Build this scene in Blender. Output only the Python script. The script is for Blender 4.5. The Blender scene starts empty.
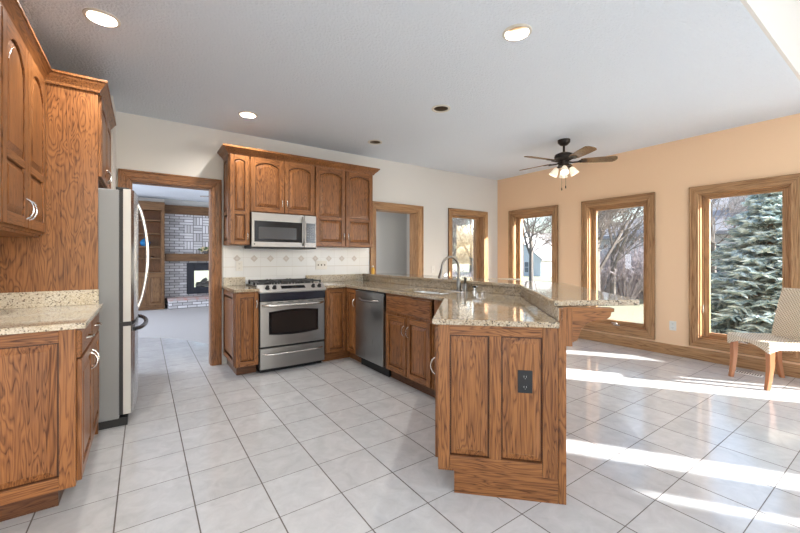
import bpy, bmesh, math, random
from mathutils import Vector, Matrix
random.seed(7)
S = bpy.context.scene
COL = S.collection
PI = math.pi

# ------------------------------------------------------------------ camera, sky, sun, fill lamps, exposure
cd = bpy.data.cameras.new('camera')
cam = bpy.data.objects.new('camera', cd); COL.objects.link(cam)
cam.location = (0, 0, 1.23)
cam.rotation_euler = (PI/2, 0, -0.6065)
cd.sensor_width = 36; cd.lens = 368.9/800*36; cd.shift_y = -7.74/800
cd.clip_start = 0.05; cd.clip_end = 300
S.camera = cam

S.view_settings.view_transform = 'Standard'
S.view_settings.look = 'None'
S.view_settings.gamma = 1
S.view_settings.use_curve_mapping = False
S.view_settings.exposure = 1.02

wd = bpy.data.worlds.new('sky'); S.world = wd; wd.use_nodes = True
wn = wd.node_tree; wn.nodes.clear()
sky = wn.nodes.new('ShaderNodeTexSky')
sky.sky_type = 'NISHITA'; sky.sun_disc = False
sky.sun_elevation = math.radians(24); sky.sun_rotation = math.radians(145)
sky.air_density = 1.0; sky.dust_density = 2.5; sky.ozone_density = 1.2
bgn = wn.nodes.new('ShaderNodeBackground'); bgn.inputs[1].default_value = 0.34
wo = wn.nodes.new('ShaderNodeOutputWorld')
wn.links.new(sky.outputs[0], bgn.inputs[0]); wn.links.new(bgn.outputs[0], wo.inputs[0])

def add_light(name, kind, loc, energy, color=(1,1,1), direction=None, size=None, size_y=None, **kw):
    ld = bpy.data.lights.new(name, kind); ld.energy = energy; ld.color = color
    if kind == 'AREA':
        ld.shape = 'RECTANGLE'; ld.size = size; ld.size_y = size_y or size
    for k, v in kw.items(): setattr(ld, k, v)
    o = bpy.data.objects.new(name, ld); COL.objects.link(o); o.location = loc
    if direction is not None:
        o.rotation_euler = Vector(direction).to_track_quat('-Z', 'Y').to_euler()
    return o

SUN_DIR = Vector((-0.575, 0.818, -0.38))
add_light('sun', 'SUN', (8, -8, 6), 13.0, (1.0, 0.98, 0.96), SUN_DIR, angle=math.radians(0.6))
# fill lamps added behind and beside the camera, at made-up openings
add_light('fill_rear', 'AREA', (0.6, -4.75, 1.9), 22, (0.84, 0.92, 1.0), (0.0, 1, 0.35), 6.0, 3.2)
add_light('fill_side', 'AREA', (-3.7, -2.2, 1.9), 26, (0.84, 0.92, 1.0), (1, 0.5, 0.4), 4.0, 3.0)
add_light('fill_living_room', 'AREA', (-3.7, 7.8, 1.5), 140, (0.80, 0.87, 1.0), (1, 0.1, -0.1), 3.5, 2.0)  # added fill for the far room, its window is made up
add_light('fill_right', 'AREA', (5.42, -2.1, 1.5), 86, (0.88, 0.94, 1.0), (-1, 0.45, 0.02), 3.6, 1.9)  # added fill lamp standing in for daylight from the unseen right-hand windows
add_light('fill_hall', 'AREA', (2.5, 5.2, 1.5), 4, (0.95, 0.97, 1.0), (1, 0.3, 0), 0.4, 1.6)  # area lamp added inside the windowless hall

# ------------------------------------------------------------------ materials
def new_mat(name):
    m = bpy.data.materials.new(name); m.use_nodes = True
    nt = m.node_tree; b = nt.nodes['Principled BSDF']
    return m, nt, b
def plain(name, col, rough=0.5, metal=0.0, emit=None, estr=1.0, trans=0.0, coat=0.0, ior=None):
    m, nt, b = new_mat(name)
    b.inputs['Base Color'].default_value = (*col, 1); b.inputs['Roughness'].default_value = rough
    b.inputs['Metallic'].default_value = metal; b.inputs['Coat Weight'].default_value = coat
    b.inputs['Transmission Weight'].default_value = trans
    if ior: b.inputs['IOR'].default_value = ior
    if emit:
        b.inputs['Emission Color'].default_value = (*emit, 1); b.inputs['Emission Strength'].default_value = estr
    return m
def N(nt, t, **kw):
    n = nt.nodes.new('ShaderNode'+t)
    for k, v in kw.items():
        if k.startswith('i_'): n.inputs[k[2:].replace('_', ' ')].default_value = v
        else: setattr(n, k, v)
    return n
def ramp(nt, stops, interp='LINEAR'):
    r = nt.nodes.new('ShaderNodeValToRGB'); r.color_ramp.interpolation = interp
    e = r.color_ramp.elements
    while len(e) < len(stops): e.new(0.5)
    for i, (p, c) in enumerate(stops):
        e[i].position = p; e[i].color = (*c, 1) if len(c) == 3 else c
    return r
def math_n(nt, op, a=None, b=None):
    n = nt.nodes.new('ShaderNodeMath'); n.operation = op
    for i, v in enumerate((a, b)):
        if v is None: continue
        if isinstance(v, (int, float)): n.inputs[i].default_value = v
        else: nt.links.new(v, n.inputs[i])
    return n.outputs[0]

def oak(name, axis, light, dark, rough=0.32, rings=9.0, xs=15.0, zs=1.3):
    m, nt, b = new_mat(name); L = nt.links.new
    tc = N(nt, 'TexCoord'); mp = N(nt, 'Mapping'); L(tc.outputs['Object'], mp.inputs[0])
    sc = [xs]*3; sc['xyz'.index(axis)] = zs; mp.inputs['Scale'].default_value = sc
    oi = N(nt, 'ObjectInfo'); w = math_n(nt, 'MULTIPLY', oi.outputs['Random'], 37.0)
    no = N(nt, 'TexNoise', noise_dimensions='4D', i_Scale=1.0, i_Detail=2.0, i_Roughness=0.55, i_Distortion=0.7)
    L(mp.outputs[0], no.inputs['Vector']); L(w, no.inputs['W'])
    f = math_n(nt, 'FRACT', math_n(nt, 'MULTIPLY', no.outputs['Fac'], rings*2))
    rg = ramp(nt, [(0.0, (1.0,)*3), (0.16, (0.25,)*3), (0.5, (0.0,)*3), (0.8, (0.45,)*3), (1.0, (1.0,)*3)])
    L(f, rg.inputs[0])
    mp2 = N(nt, 'Mapping'); L(tc.outputs['Object'], mp2.inputs[0])
    sc2 = [120.]*3; sc2['xyz'.index(axis)] = 4.0; mp2.inputs['Scale'].default_value = sc2
    n2 = N(nt, 'TexNoise', i_Scale=1.0, i_Detail=3.0, i_Roughness=0.6); L(mp2.outputs[0], n2.inputs['Vector'])
    pr = ramp(nt, [(0.46, (0.0,)*3), (0.64, (1.0,)*3)]); L(n2.outputs['Fac'], pr.inputs[0])
    mp3 = N(nt, 'Mapping'); L(tc.outputs['Object'], mp3.inputs[0])
    sc3 = [6.]*3; sc3['xyz'.index(axis)] = 0.6; mp3.inputs['Scale'].default_value = sc3
    n3 = N(nt, 'TexNoise', noise_dimensions='4D', i_Scale=1.0, i_Detail=1.0); L(mp3.outputs[0], n3.inputs['Vector']); L(w, n3.inputs['W'])
    fac = math_n(nt, 'ADD', math_n(nt, 'MULTIPLY', rg.outputs[0], 0.68), math_n(nt, 'MULTIPLY', pr.outputs[0], 0.42))
    fac = math_n(nt, 'ADD', fac, math_n(nt, 'MULTIPLY', math_n(nt, 'SUBTRACT', n3.outputs['Fac'], 0.5), 0.8))
    cr = ramp(nt, [(0.0, light), (0.45, tuple(light[i]*0.55+dark[i]*0.45 for i in range(3))), (1.0, dark)])
    L(fac, cr.inputs[0]); L(cr.outputs[0], b.inputs['Base Color'])
    b.inputs['Roughness'].default_value = rough; b.inputs['Coat Weight'].default_value = 0.06; b.inputs['Coat Roughness'].default_value = 0.12; b.inputs['Specular IOR Level'].default_value = 0.3
    bp = N(nt, 'Bump', i_Strength=0.12, i_Distance=0.002); L(pr.outputs[0], bp.inputs['Height']); L(bp.outputs[0], b.inputs['Normal'])
    return m
OL, OD = (0.315, 0.130, 0.044), (0.075, 0.022, 0.006)
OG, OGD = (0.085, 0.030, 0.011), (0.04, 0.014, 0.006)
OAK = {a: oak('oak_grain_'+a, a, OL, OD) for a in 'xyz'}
GROOVE = oak('oak_groove_dark', 'z', OG, OGD)  # darker oak on the groove faces around raised panels
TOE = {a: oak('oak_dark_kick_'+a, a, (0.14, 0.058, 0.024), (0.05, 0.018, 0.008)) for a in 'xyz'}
TL, TD = (0.50, 0.29, 0.145), (0.22, 0.105, 0.045)
TRIM = {a: oak('oak_trim_'+a, a, TL, TD, 0.38, 5.0, 14.0, 0.8) for a in 'xyz'}
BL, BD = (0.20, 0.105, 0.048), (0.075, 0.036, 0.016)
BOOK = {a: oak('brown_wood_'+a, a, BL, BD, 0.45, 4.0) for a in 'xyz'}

def granite(name, cols, rough=0.06):
    m, nt, b = new_mat(name); L = nt.links.new
    tc = N(nt, 'TexCoord')
    n1 = N(nt, 'TexNoise', i_Scale=110.0, i_Detail=5.0, i_Roughness=0.75); L(tc.outputs['Object'], n1.inputs['Vector'])
    c1 = ramp(nt, [(0.30, cols[3]), (0.40, cols[2]), (0.50, cols[1]), (0.62, cols[0])]); L(n1.outputs['Fac'], c1.inputs[0])
    n2 = N(nt, 'TexNoise', i_Scale=6.0, i_Detail=3.0); L(tc.outputs['Object'], n2.inputs['Vector'])
    c2 = ramp(nt, [(0.40, (0,)*3), (0.65, (1,)*3)]); L(n2.outputs['Fac'], c2.inputs[0])
    mx = N(nt, 'Mix', data_type='RGBA'); L(c2.outputs[0], mx.inputs[0]); L(c1.outputs[0], mx.inputs[6])
    mt = N(nt, 'Mix', data_type='RGBA', blend_type='MULTIPLY'); mt.inputs[0].default_value = 1; L(c1.outputs[0], mt.inputs[6]); mt.inputs[7].default_value = (*cols[4], 1)
    L(mt.outputs[2], mx.inputs[7])
    v = N(nt, 'TexVoronoi', i_Scale=150.0); L(tc.outputs['Object'], v.inputs['Vector'])
    sp = ramp(nt, [(0.0, (0,)*3), (0.86, (0,)*3), (0.92, (1,)*3)]); 
    sepc = N(nt, 'SeparateColor'); L(v.outputs['Color'], sepc.inputs[0]); L(sepc.outputs[0], sp.inputs[0])
    mx2 = N(nt, 'Mix', data_type='RGBA'); L(sp.outputs[0], mx2.inputs[0]); L(mx.outputs[2], mx2.inputs[6]); mx2.inputs[7].default_value = (*cols[3], 1)
    L(mx2.outputs[2], b.inputs['Base Color']); b.inputs['Roughness'].default_value = rough
    return m
GR_L = granite('granite_cream', [(0.70, 0.66, 0.58), (0.61, 0.55, 0.45), (0.47, 0.41, 0.33), (0.20, 0.16, 0.13), (0.92, 0.86, 0.75)])
GR_D = granite('granite_gold', [(0.54, 0.47, 0.38), (0.42, 0.345, 0.255), (0.28, 0.215, 0.15), (0.10, 0.08, 0.06), (0.90, 0.82, 0.68)])

def tile_mat():
    m, nt, b = new_mat('floor_tile'); L = nt.links.new
    tc = N(nt, 'TexCoord'); mp = N(nt, 'Mapping'); L(tc.outputs['Object'], mp.inputs[0])
    s = 0.3218; mp.inputs['Location'].default_value = (0.1128, -2.4126, 0)
    sep = N(nt, 'SeparateXYZ'); L(mp.outputs[0], sep.inputs[0])
    def lines(o, w):
        f = math_n(nt, 'FRACT', math_n(nt, 'ADD', math_n(nt, 'DIVIDE', o, s), 100.5))
        d = math_n(nt, 'ABSOLUTE', math_n(nt, 'SUBTRACT', f, 0.5))
        return math_n(nt, 'LESS_THAN', d, w/2/s)
    gx = lines(sep.outputs[0], 0.0062); gy = lines(sep.outputs[1], 0.0040)
    g = math_n(nt, 'MAXIMUM', gx, gy)
    fl = N(nt, 'Vector'+'Math', operation='FLOOR')
    dv = N(nt, 'VectorMath', operation='DIVIDE'); L(mp.outputs[0], dv.inputs[0]); dv.inputs[1].default_value = (s, s, 1)
    L(dv.outputs[0], fl.inputs[0])
    wn_ = N(nt, 'TexWhiteNoise', noise_dimensions='3D'); L(fl.outputs[0], wn_.inputs['Vector'])
    n1 = N(nt, 'TexNoise', i_Scale=9.0, i_Detail=5.0, i_Roughness=0.65, i_Distortion=0.8); L(tc.outputs['Object'], n1.inputs['Vector'])
    c1 = ramp(nt, [(0.3, (0.49, 0.49, 0.495)), (0.7, (0.59, 0.59, 0.595))]); L(n1.outputs['Fac'], c1.inputs[0])
    hv = N(nt, 'HueSaturation'); L(c1.outputs[0], hv.inputs['Color'])
    L(math_n(nt, 'ADD', math_n(nt, 'MULTIPLY', wn_.outputs['Value'], 0.08), 0.96), hv.inputs['Value'])
    mx = N(nt, 'Mix', data_type='RGBA'); L(g, mx.inputs[0]); L(hv.outputs[0], mx.inputs[6]); mx.inputs[7].default_value = (0.12, 0.10, 0.09, 1)
    L(mx.outputs[2], b.inputs['Base Color'])
    L(math_n(nt, 'ADD', math_n(nt, 'MULTIPLY', g, 0.6), 0.13), b.inputs['Roughness'])
    b.inputs['IOR'].default_value = 1.55
    bp = N(nt, 'Bump', i_Strength=0.5, i_Distance=0.002); bp.invert = True; L(g, bp.inputs['Height']); L(bp.outputs[0], b.inputs['Normal'])
    return m
FLOOR_TILE = tile_mat()

def bumpy(name, col, scale, strength, dist=0.003, rough=0.9):
    m, nt, b = new_mat(name); L = nt.links.new
    b.inputs['Base Color'].default_value = (*col, 1); b.inputs['Roughness'].default_value = rough
    tc = N(nt, 'TexCoord'); n = N(nt, 'TexNoise', i_Scale=scale, i_Detail=4.0, i_Roughness=0.6); L(tc.outputs['Object'], n.inputs['Vector'])
    bp = N(nt, 'Bump', i_Strength=strength, i_Distance=dist); L(n.outputs['Fac'], bp.inputs['Height']); L(bp.outputs[0], b.inputs['Normal'])
    return m
CEIL = bumpy('ceiling_texture', (0.74, 0.79, 0.85), 55, 1.0, 0.012)
WALL = bumpy('cream_paint', (0.71, 0.68, 0.64), 90, 0.2, 0.002)
ORANGE = bumpy('apricot_paint', (0.87, 0.60, 0.385), 90, 0.2, 0.002)
GREYW = bumpy('grey_paint', (0.50, 0.49, 0.47), 90, 0.2, 0.002)
CARPET = bumpy('carpet_pile', (0.50, 0.47, 0.46), 300, 1.0, 0.01)
GRASS = bumpy('lawn_grass', (0.25, 0.25, 0.17), 60, 1.0, 0.03)
BARK = bumpy('bark', (0.13, 0.115, 0.105), 40, 0.8, 0.01)
def noisecol(name, a, bc, scale, rough=0.9):
    m, nt, b = new_mat(name); L = nt.links.new
    tc = N(nt, 'TexCoord'); n = N(nt, 'TexNoise', i_Scale=scale, i_Detail=4.0); L(tc.outputs['Object'], n.inputs['Vector'])
    r = ramp(nt, [(0.35, a), (0.65, bc)]); L(n.outputs['Fac'], r.inputs[0]); L(r.outputs[0], b.inputs['Base Color'])
    b.inputs['Roughness'].default_value = rough; return m
SPRUCE = noisecol('spruce_needles', (0.17, 0.25, 0.26), (0.42, 0.53, 0.54), 9)
SHRUB = noisecol('dry_twigs', (0.20, 0.17, 0.18), (0.40, 0.36, 0.38), 6)
def steel(name, col, rough, axis='z', aniso=True):
    m, nt, b = new_mat(name); L = nt.links.new
    b.inputs['Base Color'].default_value = (*col, 1); b.inputs['Metallic'].default_value = 1.0
    tc = N(nt, 'TexCoord'); mp = N(nt, 'Mapping'); L(tc.outputs['Object'], mp.inputs[0])
    sc = [300.]*3; sc['xyz'.index(axis)] = 4.0; mp.inputs['Scale'].default_value = sc
    n = N(nt, 'TexNoise', i_Scale=1.0, i_Detail=2.0); L(mp.outputs[0], n.inputs['Vector'])
    L(math_n(nt, 'ADD', math_n(nt, 'MULTIPLY', n.outputs['Fac'], 0.12), rough-0.06), b.inputs['Roughness'])
    return m
STEEL = steel('brushed_steel', (0.30, 0.29, 0.28), 0.38, 'x')
STEELZ = steel('brushed_steel_upright', (0.52, 0.52, 0.52), 0.26, 'z')
NICKEL = plain('satin_nickel', (0.70, 0.68, 0.64), 0.25, 1.0)
CHROME = plain('polished_handle', (0.85, 0.85, 0.85), 0.18, 1.0)
FAUCET = plain('brushed_nickel_dark', (0.20, 0.185, 0.165), 0.28, 1.0)
FRIDGE = bumpy('fridge_grey_enamel', (0.235, 0.24, 0.245), 220, 0.6, 0.002, 0.42)
EDGE = plain('pale_door_edge', (0.55, 0.54, 0.51), 0.4)
BLACKG = plain('black_gloss', (0.008, 0.008, 0.010), 0.08)
GLASSD = plain('dark_oven_glass', (0.020, 0.017, 0.016), 0.05)
IRON = plain('black_cast_iron', (0.015, 0.015, 0.016), 0.45)
BLACKP = plain('black_plastic', (0.006, 0.006, 0.007), 0.5)
NAVY = plain('dark_enamel', (0.018, 0.02, 0.03), 0.15)
WHITEP = plain('white_plastic', (0.75, 0.73, 0.69), 0.4)
SLOT = plain('slot_dark', (0.06, 0.05, 0.05), 0.6)
BRONZE = plain('oiled_bronze', (0.030, 0.024, 0.020), 0.35, 0.6)
WHITET = plain('white_trim_paint', (0.68, 0.64, 0.56), 0.5)
CANIN = plain('recessed_can_baffle', (0.16, 0.115, 0.075), 0.4, 0.4)
BULB = plain('lit_bulb', (1, 1, 1), 0.5, emit=(1.0, 0.93, 0.80), estr=2.5)
BULBOFF = plain('unlit_bulb', (0.30, 0.27, 0.23), 0.3)
SHADE = plain('frosted_glass_shade', (0.95, 0.90, 0.80), 0.4, emit=(1.0, 0.80, 0.55), estr=0.22)
LEGW = plain('cherry_stained_leg', (0.40, 0.155, 0.06), 0.3, coat=0.3)
BLUEC = plain('blue_ceramic', (0.02, 0.13, 0.30), 0.2)
SOAP = plain('amber_soap', (0.75, 0.42, 0.06), 0.25)
SIDING = plain('white_siding', (0.55, 0.56, 0.60), 0.7)
SIDINGB = plain('pale_blue_siding', (0.50, 0.53, 0.58), 0.7)
SHINGLE = noisecol('grey_shingles', (0.22, 0.215, 0.22), (0.33, 0.32, 0.325), 25)
WINDARK = plain('house_window_glass', (0.10, 0.12, 0.15), 0.15)
FLOWER = plain('cream_flowers', (0.65, 0.55, 0.35), 0.8)
LEAFG = plain('dull_green_leaves', (0.10, 0.14, 0.06), 0.8)
CONCRETE = noisecol('concrete', (0.40, 0.39, 0.37), (0.5, 0.49, 0.47), 10)

def glass_mat():
    m = bpy.data.materials.new('window_glass'); m.use_nodes = True; nt = m.node_tree; nt.nodes.clear()
    t = N(nt, 'BsdfTransparent'); g = N(nt, 'BsdfGlossy'); g.inputs['Roughness'].default_value = 0.0
    lw = N(nt, 'LayerWeight'); lw.inputs[0].default_value = 0.5
    fr = math_n(nt, 'ADD', math_n(nt, 'MULTIPLY', math_n(nt, 'POWER', lw.outputs['Facing'], 5.0), 0.5), 0.02)
    mx = N(nt, 'MixShader'); o = N(nt, 'OutputMaterial')
    t.inputs[0].default_value = (0.97, 0.98, 0.98, 1)
    nt.links.new(fr, mx.inputs[0]); nt.links.new(t.outputs[0], mx.inputs[1]); nt.links.new(g.outputs[0], mx.inputs[2]); nt.links.new(mx.outputs[0], o.inputs[0])
    return m
GLASS = glass_mat()

def brick_mat(name, weave=False):
    m, nt, b = new_mat(name); L = nt.links.new
    tc = N(nt, 'TexCoord'); sep = N(nt, 'SeparateXYZ'); L(tc.outputs['Object'], sep.inputs[0])
    def brick(u, v, off):
        cb = N(nt, 'CombineXYZ'); L(u, cb.inputs[0]); L(v, cb.inputs[1])
        br = N(nt, 'TexBrick', offset=off); L(cb.outputs[0], br.inputs['Vector'])
        br.inputs['Scale'].default_value = 1.0; br.inputs['Brick Width'].default_value = 0.21; br.inputs['Row Height'].default_value = 0.07
        br.inputs['Mortar Size'].default_value = 0.008; br.inputs['Mortar Smooth'].default_value = 0.2; br.inputs['Bias'].default_value = -0.1
        br.inputs['Color1'].default_value = (0.72, 0.70, 0.72, 1); br.inputs['Color2'].default_value = (0.40, 0.38, 0.39, 1)
        br.inputs['Mortar'].default_value = (0.15, 0.14, 0.14, 1)
        return br.outputs['Color']
    a = brick(sep.outputs[0], sep.outputs[2], 0.0 if weave else 0.5)
    out = a
    if weave:
        c = brick(sep.outputs[2], sep.outputs[0], 0.0)
        cx = math_n(nt, 'FLOOR', math_n(nt, 'DIVIDE', sep.outputs[0], 0.21)); cz = math_n(nt, 'FLOOR', math_n(nt, 'DIVIDE', sep.outputs[2], 0.21))
        par = math_n(nt, 'PINGPONG', math_n(nt, 'ADD', cx, cz), 1.0)
        mx = N(nt, 'Mix', data_type='RGBA'); L(par, mx.inputs[0]); L(a, mx.inputs[6]); L(c, mx.inputs[7]); out = mx.outputs[2]
    L(out, b.inputs['Base Color']); b.inputs['Roughness'].default_value = 0.9
    return m
BRICK = brick_mat('whitewashed_brick'); WEAVE = brick_mat('basketweave_brick', True)
def siding_lines(m, step=0.14):
    nt = m.node_tree; b = nt.nodes['Principled BSDF']; L = nt.links.new
    tc = N(nt, 'TexCoord'); sep = N(nt, 'SeparateXYZ'); L(tc.outputs['Object'], sep.inputs[0])
    f = math_n(nt, 'FRACT', math_n(nt, 'DIVIDE', sep.outputs[2], step))
    bp = N(nt, 'Bump', i_Strength=1.0, i_Distance=0.03); L(f, bp.inputs['Height']); L(bp.outputs[0], b.inputs['Normal'])
siding_lines(SIDING); siding_lines(SIDINGB)

def wallpaper_tile():
    m, nt, b = new_mat('backsplash_tile'); L = nt.links.new
    tc = N(nt, 'TexCoord'); sep = N(nt, 'SeparateXYZ'); L(tc.outputs['Object'], sep.inputs[0])
    cb = N(nt, 'CombineXYZ'); L(sep.outputs[0], cb.inputs[0]); L(math_n(nt, 'ADD', sep.outputs[2], 0.02), cb.inputs[1])
    br = N(nt, 'TexBrick', offset=0.0); L(cb.outputs[0], br.inputs['Vector']); br.inputs['Scale'].default_value = 1
    br.inputs['Brick Width'].default_value = 0.197; br.inputs['Row Height'].default_value = 0.115; br.inputs['Mortar Size'].default_value = 0.0016
    br.inputs['Color1'].default_value = (0.80, 0.81, 0.82, 1); br.inputs['Color2'].default_value = (0.76, 0.77, 0.78, 1); br.inputs['Mortar'].default_value = (0.66, 0.655, 0.65, 1)
    L(br.outputs[0], b.inputs['Base Color']); b.inputs['Roughness'].default_value = 0.25
    return m
SPLASH_TILE = wallpaper_tile()
DIAMOND_IN = plain('pale_accent_tile', (0.64, 0.61, 0.59), 0.35)
DIAMOND = plain('taupe_accent_tile', (0.56, 0.52, 0.49), 0.35)

def wicker_mat():
    m, nt, b = new_mat('woven_seagrass'); L = nt.links.new
    tc = N(nt, 'TexCoord'); sep = N(nt, 'SeparateXYZ'); L(tc.outputs['Object'], sep.inputs[0])
    k = 0.013
    def sn(o, ph=0.0): return math_n(nt, 'SINE', math_n(nt, 'ADD', math_n(nt, 'MULTIPLY', o, 2*PI/k/2), ph))
    h = math_n(nt, 'MULTIPLY', sn(math_n(nt, 'ADD', sep.outputs[0], sep.outputs[1])), sn(math_n(nt, 'ADD', sep.outputs[2], math_n(nt, 'MULTIPLY', sep.outputs[0], 0.0))))
    h2 = math_n(nt, 'MULTIPLY', sn(sep.outputs[0]), sn(sep.outputs[1]))
    geo = N(nt, 'NewGeometry'); sg = N(nt, 'SeparateXYZ'); L(geo.outputs['Normal'], sg.inputs[0])
    up = math_n(nt, 'GREATER_THAN', sg.outputs[2], 0.7)
    mx = N(nt, 'Mix'); L(up, mx.inputs[0]); L(h, mx.inputs[2]); L(h2, mx.inputs[3])
    r = ramp(nt, [(0.0, (0.34, 0.25, 0.16)), (0.42, (0.66, 0.56, 0.43)), (1.0, (0.84, 0.77, 0.66))])
    L(math_n(nt, 'ADD', math_n(nt, 'MULTIPLY', mx.outputs[0], 0.5), 0.5), r.inputs[0]); L(r.outputs[0], b.inputs['Base Color'])
    bp = N(nt, 'Bump', i_Strength=0.6, i_Distance=0.004); L(mx.outputs[0], bp.inputs['Height']); L(bp.outputs[0], b.inputs['Normal'])
    b.inputs['Roughness'].default_value = 0.8
    return m
WICKER = wicker_mat()
BLADE = oak('fan_blade_wood', 'x', (0.26, 0.16, 0.085), (0.10, 0.055, 0.028), 0.25)

# ------------------------------------------------------------------ geometry helpers
WM = {}
class G:
    def __init__(self): self.bm = bmesh.new()
    def _f(self, vs, m):
        try: f = self.bm.faces.new(vs); f.material_index = m; return f
        except ValueError: return None
    def box(self, x0, y0, z0, x1, y1, z1, m=0, T=None):
        c = [Vector((x, y, z)) for z in (z0, z1) for x, y in ((x0, y0), (x1, y0), (x1, y1), (x0, y1))]
        if T is not None: c = [T @ v for v in c]
        v = [self.bm.verts.new(p) for p in c]
        for q in ((0,3,2,1), (4,5,6,7), (0,1,5,4), (1,2,6,5), (2,3,7,6), (3,0,4,7)): self._f([v[i] for i in q], m)
        return self
    def loops(self, loops, m=0, cap0=True, cap1=True, T=None, closed=True):
        vs = [[self.bm.verts.new(T @ Vector(p) if T is not None else Vector(p)) for p in L] for L in loops]
        n = len(vs[0])
        for a, b in zip(vs, vs[1:]):
            for i in range(n if closed else n-1):
                self._f([a[i], a[(i+1) % n], b[(i+1) % n], b[i]], m)
        if cap0: self._f(vs[0][::-1], m)
        if cap1: self._f(vs[-1], m)
        return self
    def prism(self, poly, z0, z1, m=0, T=None, holes=()):
        bm2 = bmesh.new(); edges = []
        for P in [poly, *holes]:
            vs = [bm2.verts.new((p[0], p[1], z0)) for p in P]
            edges += [bm2.edges.new((vs[i], vs[(i+1) % len(vs)])) for i in range(len(vs))]
        r = bmesh.ops.triangle_fill(bm2, use_beauty=True, edges=edges)
        fs = [g for g in r['geom'] if isinstance(g, bmesh.types.BMFace)]
        ex = bmesh.ops.extrude_face_region(bm2, geom=fs)
        up = [g for g in ex['geom'] if isinstance(g, bmesh.types.BMVert)]
        for v in up: v.co.z = z1
        bm2.faces.ensure_lookup_table()
        bmesh.ops.recalc_face_normals(bm2, faces=bm2.faces)
        mp = {v: self.bm.verts.new(T @ v.co if T is not None else v.co) for v in bm2.verts}
        for f in bm2.faces: self._f([mp[v] for v in f.verts], m)
        bm2.free(); return self
    def tube(self, pts, r, m=0, n=8, T=None, cap=True):
        pts = [Vector(p) for p in pts]; R = r if isinstance(r, (list, tuple)) else [r]*len(pts)
        up = None; L = []
        for i, p in enumerate(pts):
            d = (pts[min(i+1, len(pts)-1)]-pts[max(i-1, 0)]).normalized()
            if up is None: up = d.orthogonal().normalized()
            up = (up-d*up.dot(d)).normalized(); w = d.cross(up)
            L.append([p+(up*math.cos(2*PI*k/n)+w*math.sin(2*PI*k/n))*R[i] for k in range(n)])
        return self.loops(L, m, cap, cap, T)
    def lathe(self, prof, c=(0, 0, 0), m=0, n=20, T=None, cap=True):
        L = [[(c[0]+r*math.cos(2*PI*k/n), c[1]+r*math.sin(2*PI*k/n), c[2]+z) for k in range(n)] for r, z in prof]
        return self.loops(L, m, cap, cap, T)
    def build(self, name, mats, parent=None, bevel=0.0, smooth=False, seg=2, struct=False, local=False):
        if not isinstance(mats, (list, tuple)): mats = [mats]
        bm = self.bm; bmesh.ops.recalc_face_normals(bm, faces=bm.faces)
        me = bpy.data.meshes.new(name)
        o = bpy.data.objects.new(name, me); COL.objects.link(o)
        if parent is not None:
            o.parent = parent; WM[o.name] = WM[parent.name]
            if not local: bmesh.ops.transform(bm, matrix=WM[parent.name].inverted(), verts=bm.verts)
        else:
            cs = [v.co for v in bm.verts]
            b = Vector(((min(c.x for c in cs)+max(c.x for c in cs))/2, (min(c.y for c in cs)+max(c.y for c in cs))/2, min(c.z for c in cs)))
            if struct: b = Vector((0, 0, 0))
            bmesh.ops.translate(bm, vec=-b, verts=bm.verts); o.location = b; WM[o.name] = Matrix.Translation(b)
        if smooth:
            for f in bm.faces: f.smooth = True
        bm.to_mesh(me); bm.free()
        for m in mats: me.materials.append(m)
        if smooth:
            try: me.set_sharp_from_angle(angle=math.radians(40))
            except Exception: pass
        if bevel > 0:
            md = o.modifiers.new('bevel', 'BEVEL'); md.width = bevel; md.segments = seg; md.limit_method = 'ANGLE'; md.angle_limit = math.radians(40)
        if struct: o['kind'] = 'structure'
        return o
def tag(o, label, cat, group=None, kind=None):
    o['label'] = label; o['category'] = cat
    if group: o['group'] = group
    if kind: o['kind'] = kind
    return o
def thing(name, label, cat, loc=(0, 0, 0), rotz=0.0, group=None):
    o = bpy.data.objects.new(name, None); COL.objects.link(o); o.empty_display_size = 0.1
    o.location = loc; o.rotation_euler = (0, 0, rotz)
    WM[o.name] = Matrix.Translation(loc) @ Matrix.Rotation(rotz, 4, 'Z')
    return tag(o, label, cat, group)
def sthing(name, loc=(0, 0, 0)):
    o = bpy.data.objects.new(name, None); COL.objects.link(o); o.location = loc
    WM[o.name] = Matrix.Translation(loc); o['kind'] = 'structure'; return o
def copy_tree(o, parent=None):
    c = o.copy(); COL.objects.link(c)
    if parent is not None: c.parent = parent
    for ch in list(o.children): copy_tree(ch, c)
    return c
def frame(O, U, Nn):
    U = Vector(U).normalized(); Nn = Vector(Nn).normalized(); V = Vector((0, 0, 1))
    return Matrix(((U.x, V.x, Nn.x, O[0]), (U.y, V.y, Nn.y, O[1]), (U.z, V.z, Nn.z, O[2]), (0, 0, 0, 1)))
def rect(x0, y0, x1, y1): return [(x0, y0), (x1, y0), (x1, y1), (x0, y1)]

def haxis(root, U):
    u = WM[root.name].to_3x3().inverted() @ Vector(U)
    return 'x' if abs(u.x) > abs(u.y) else 'y'

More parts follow.
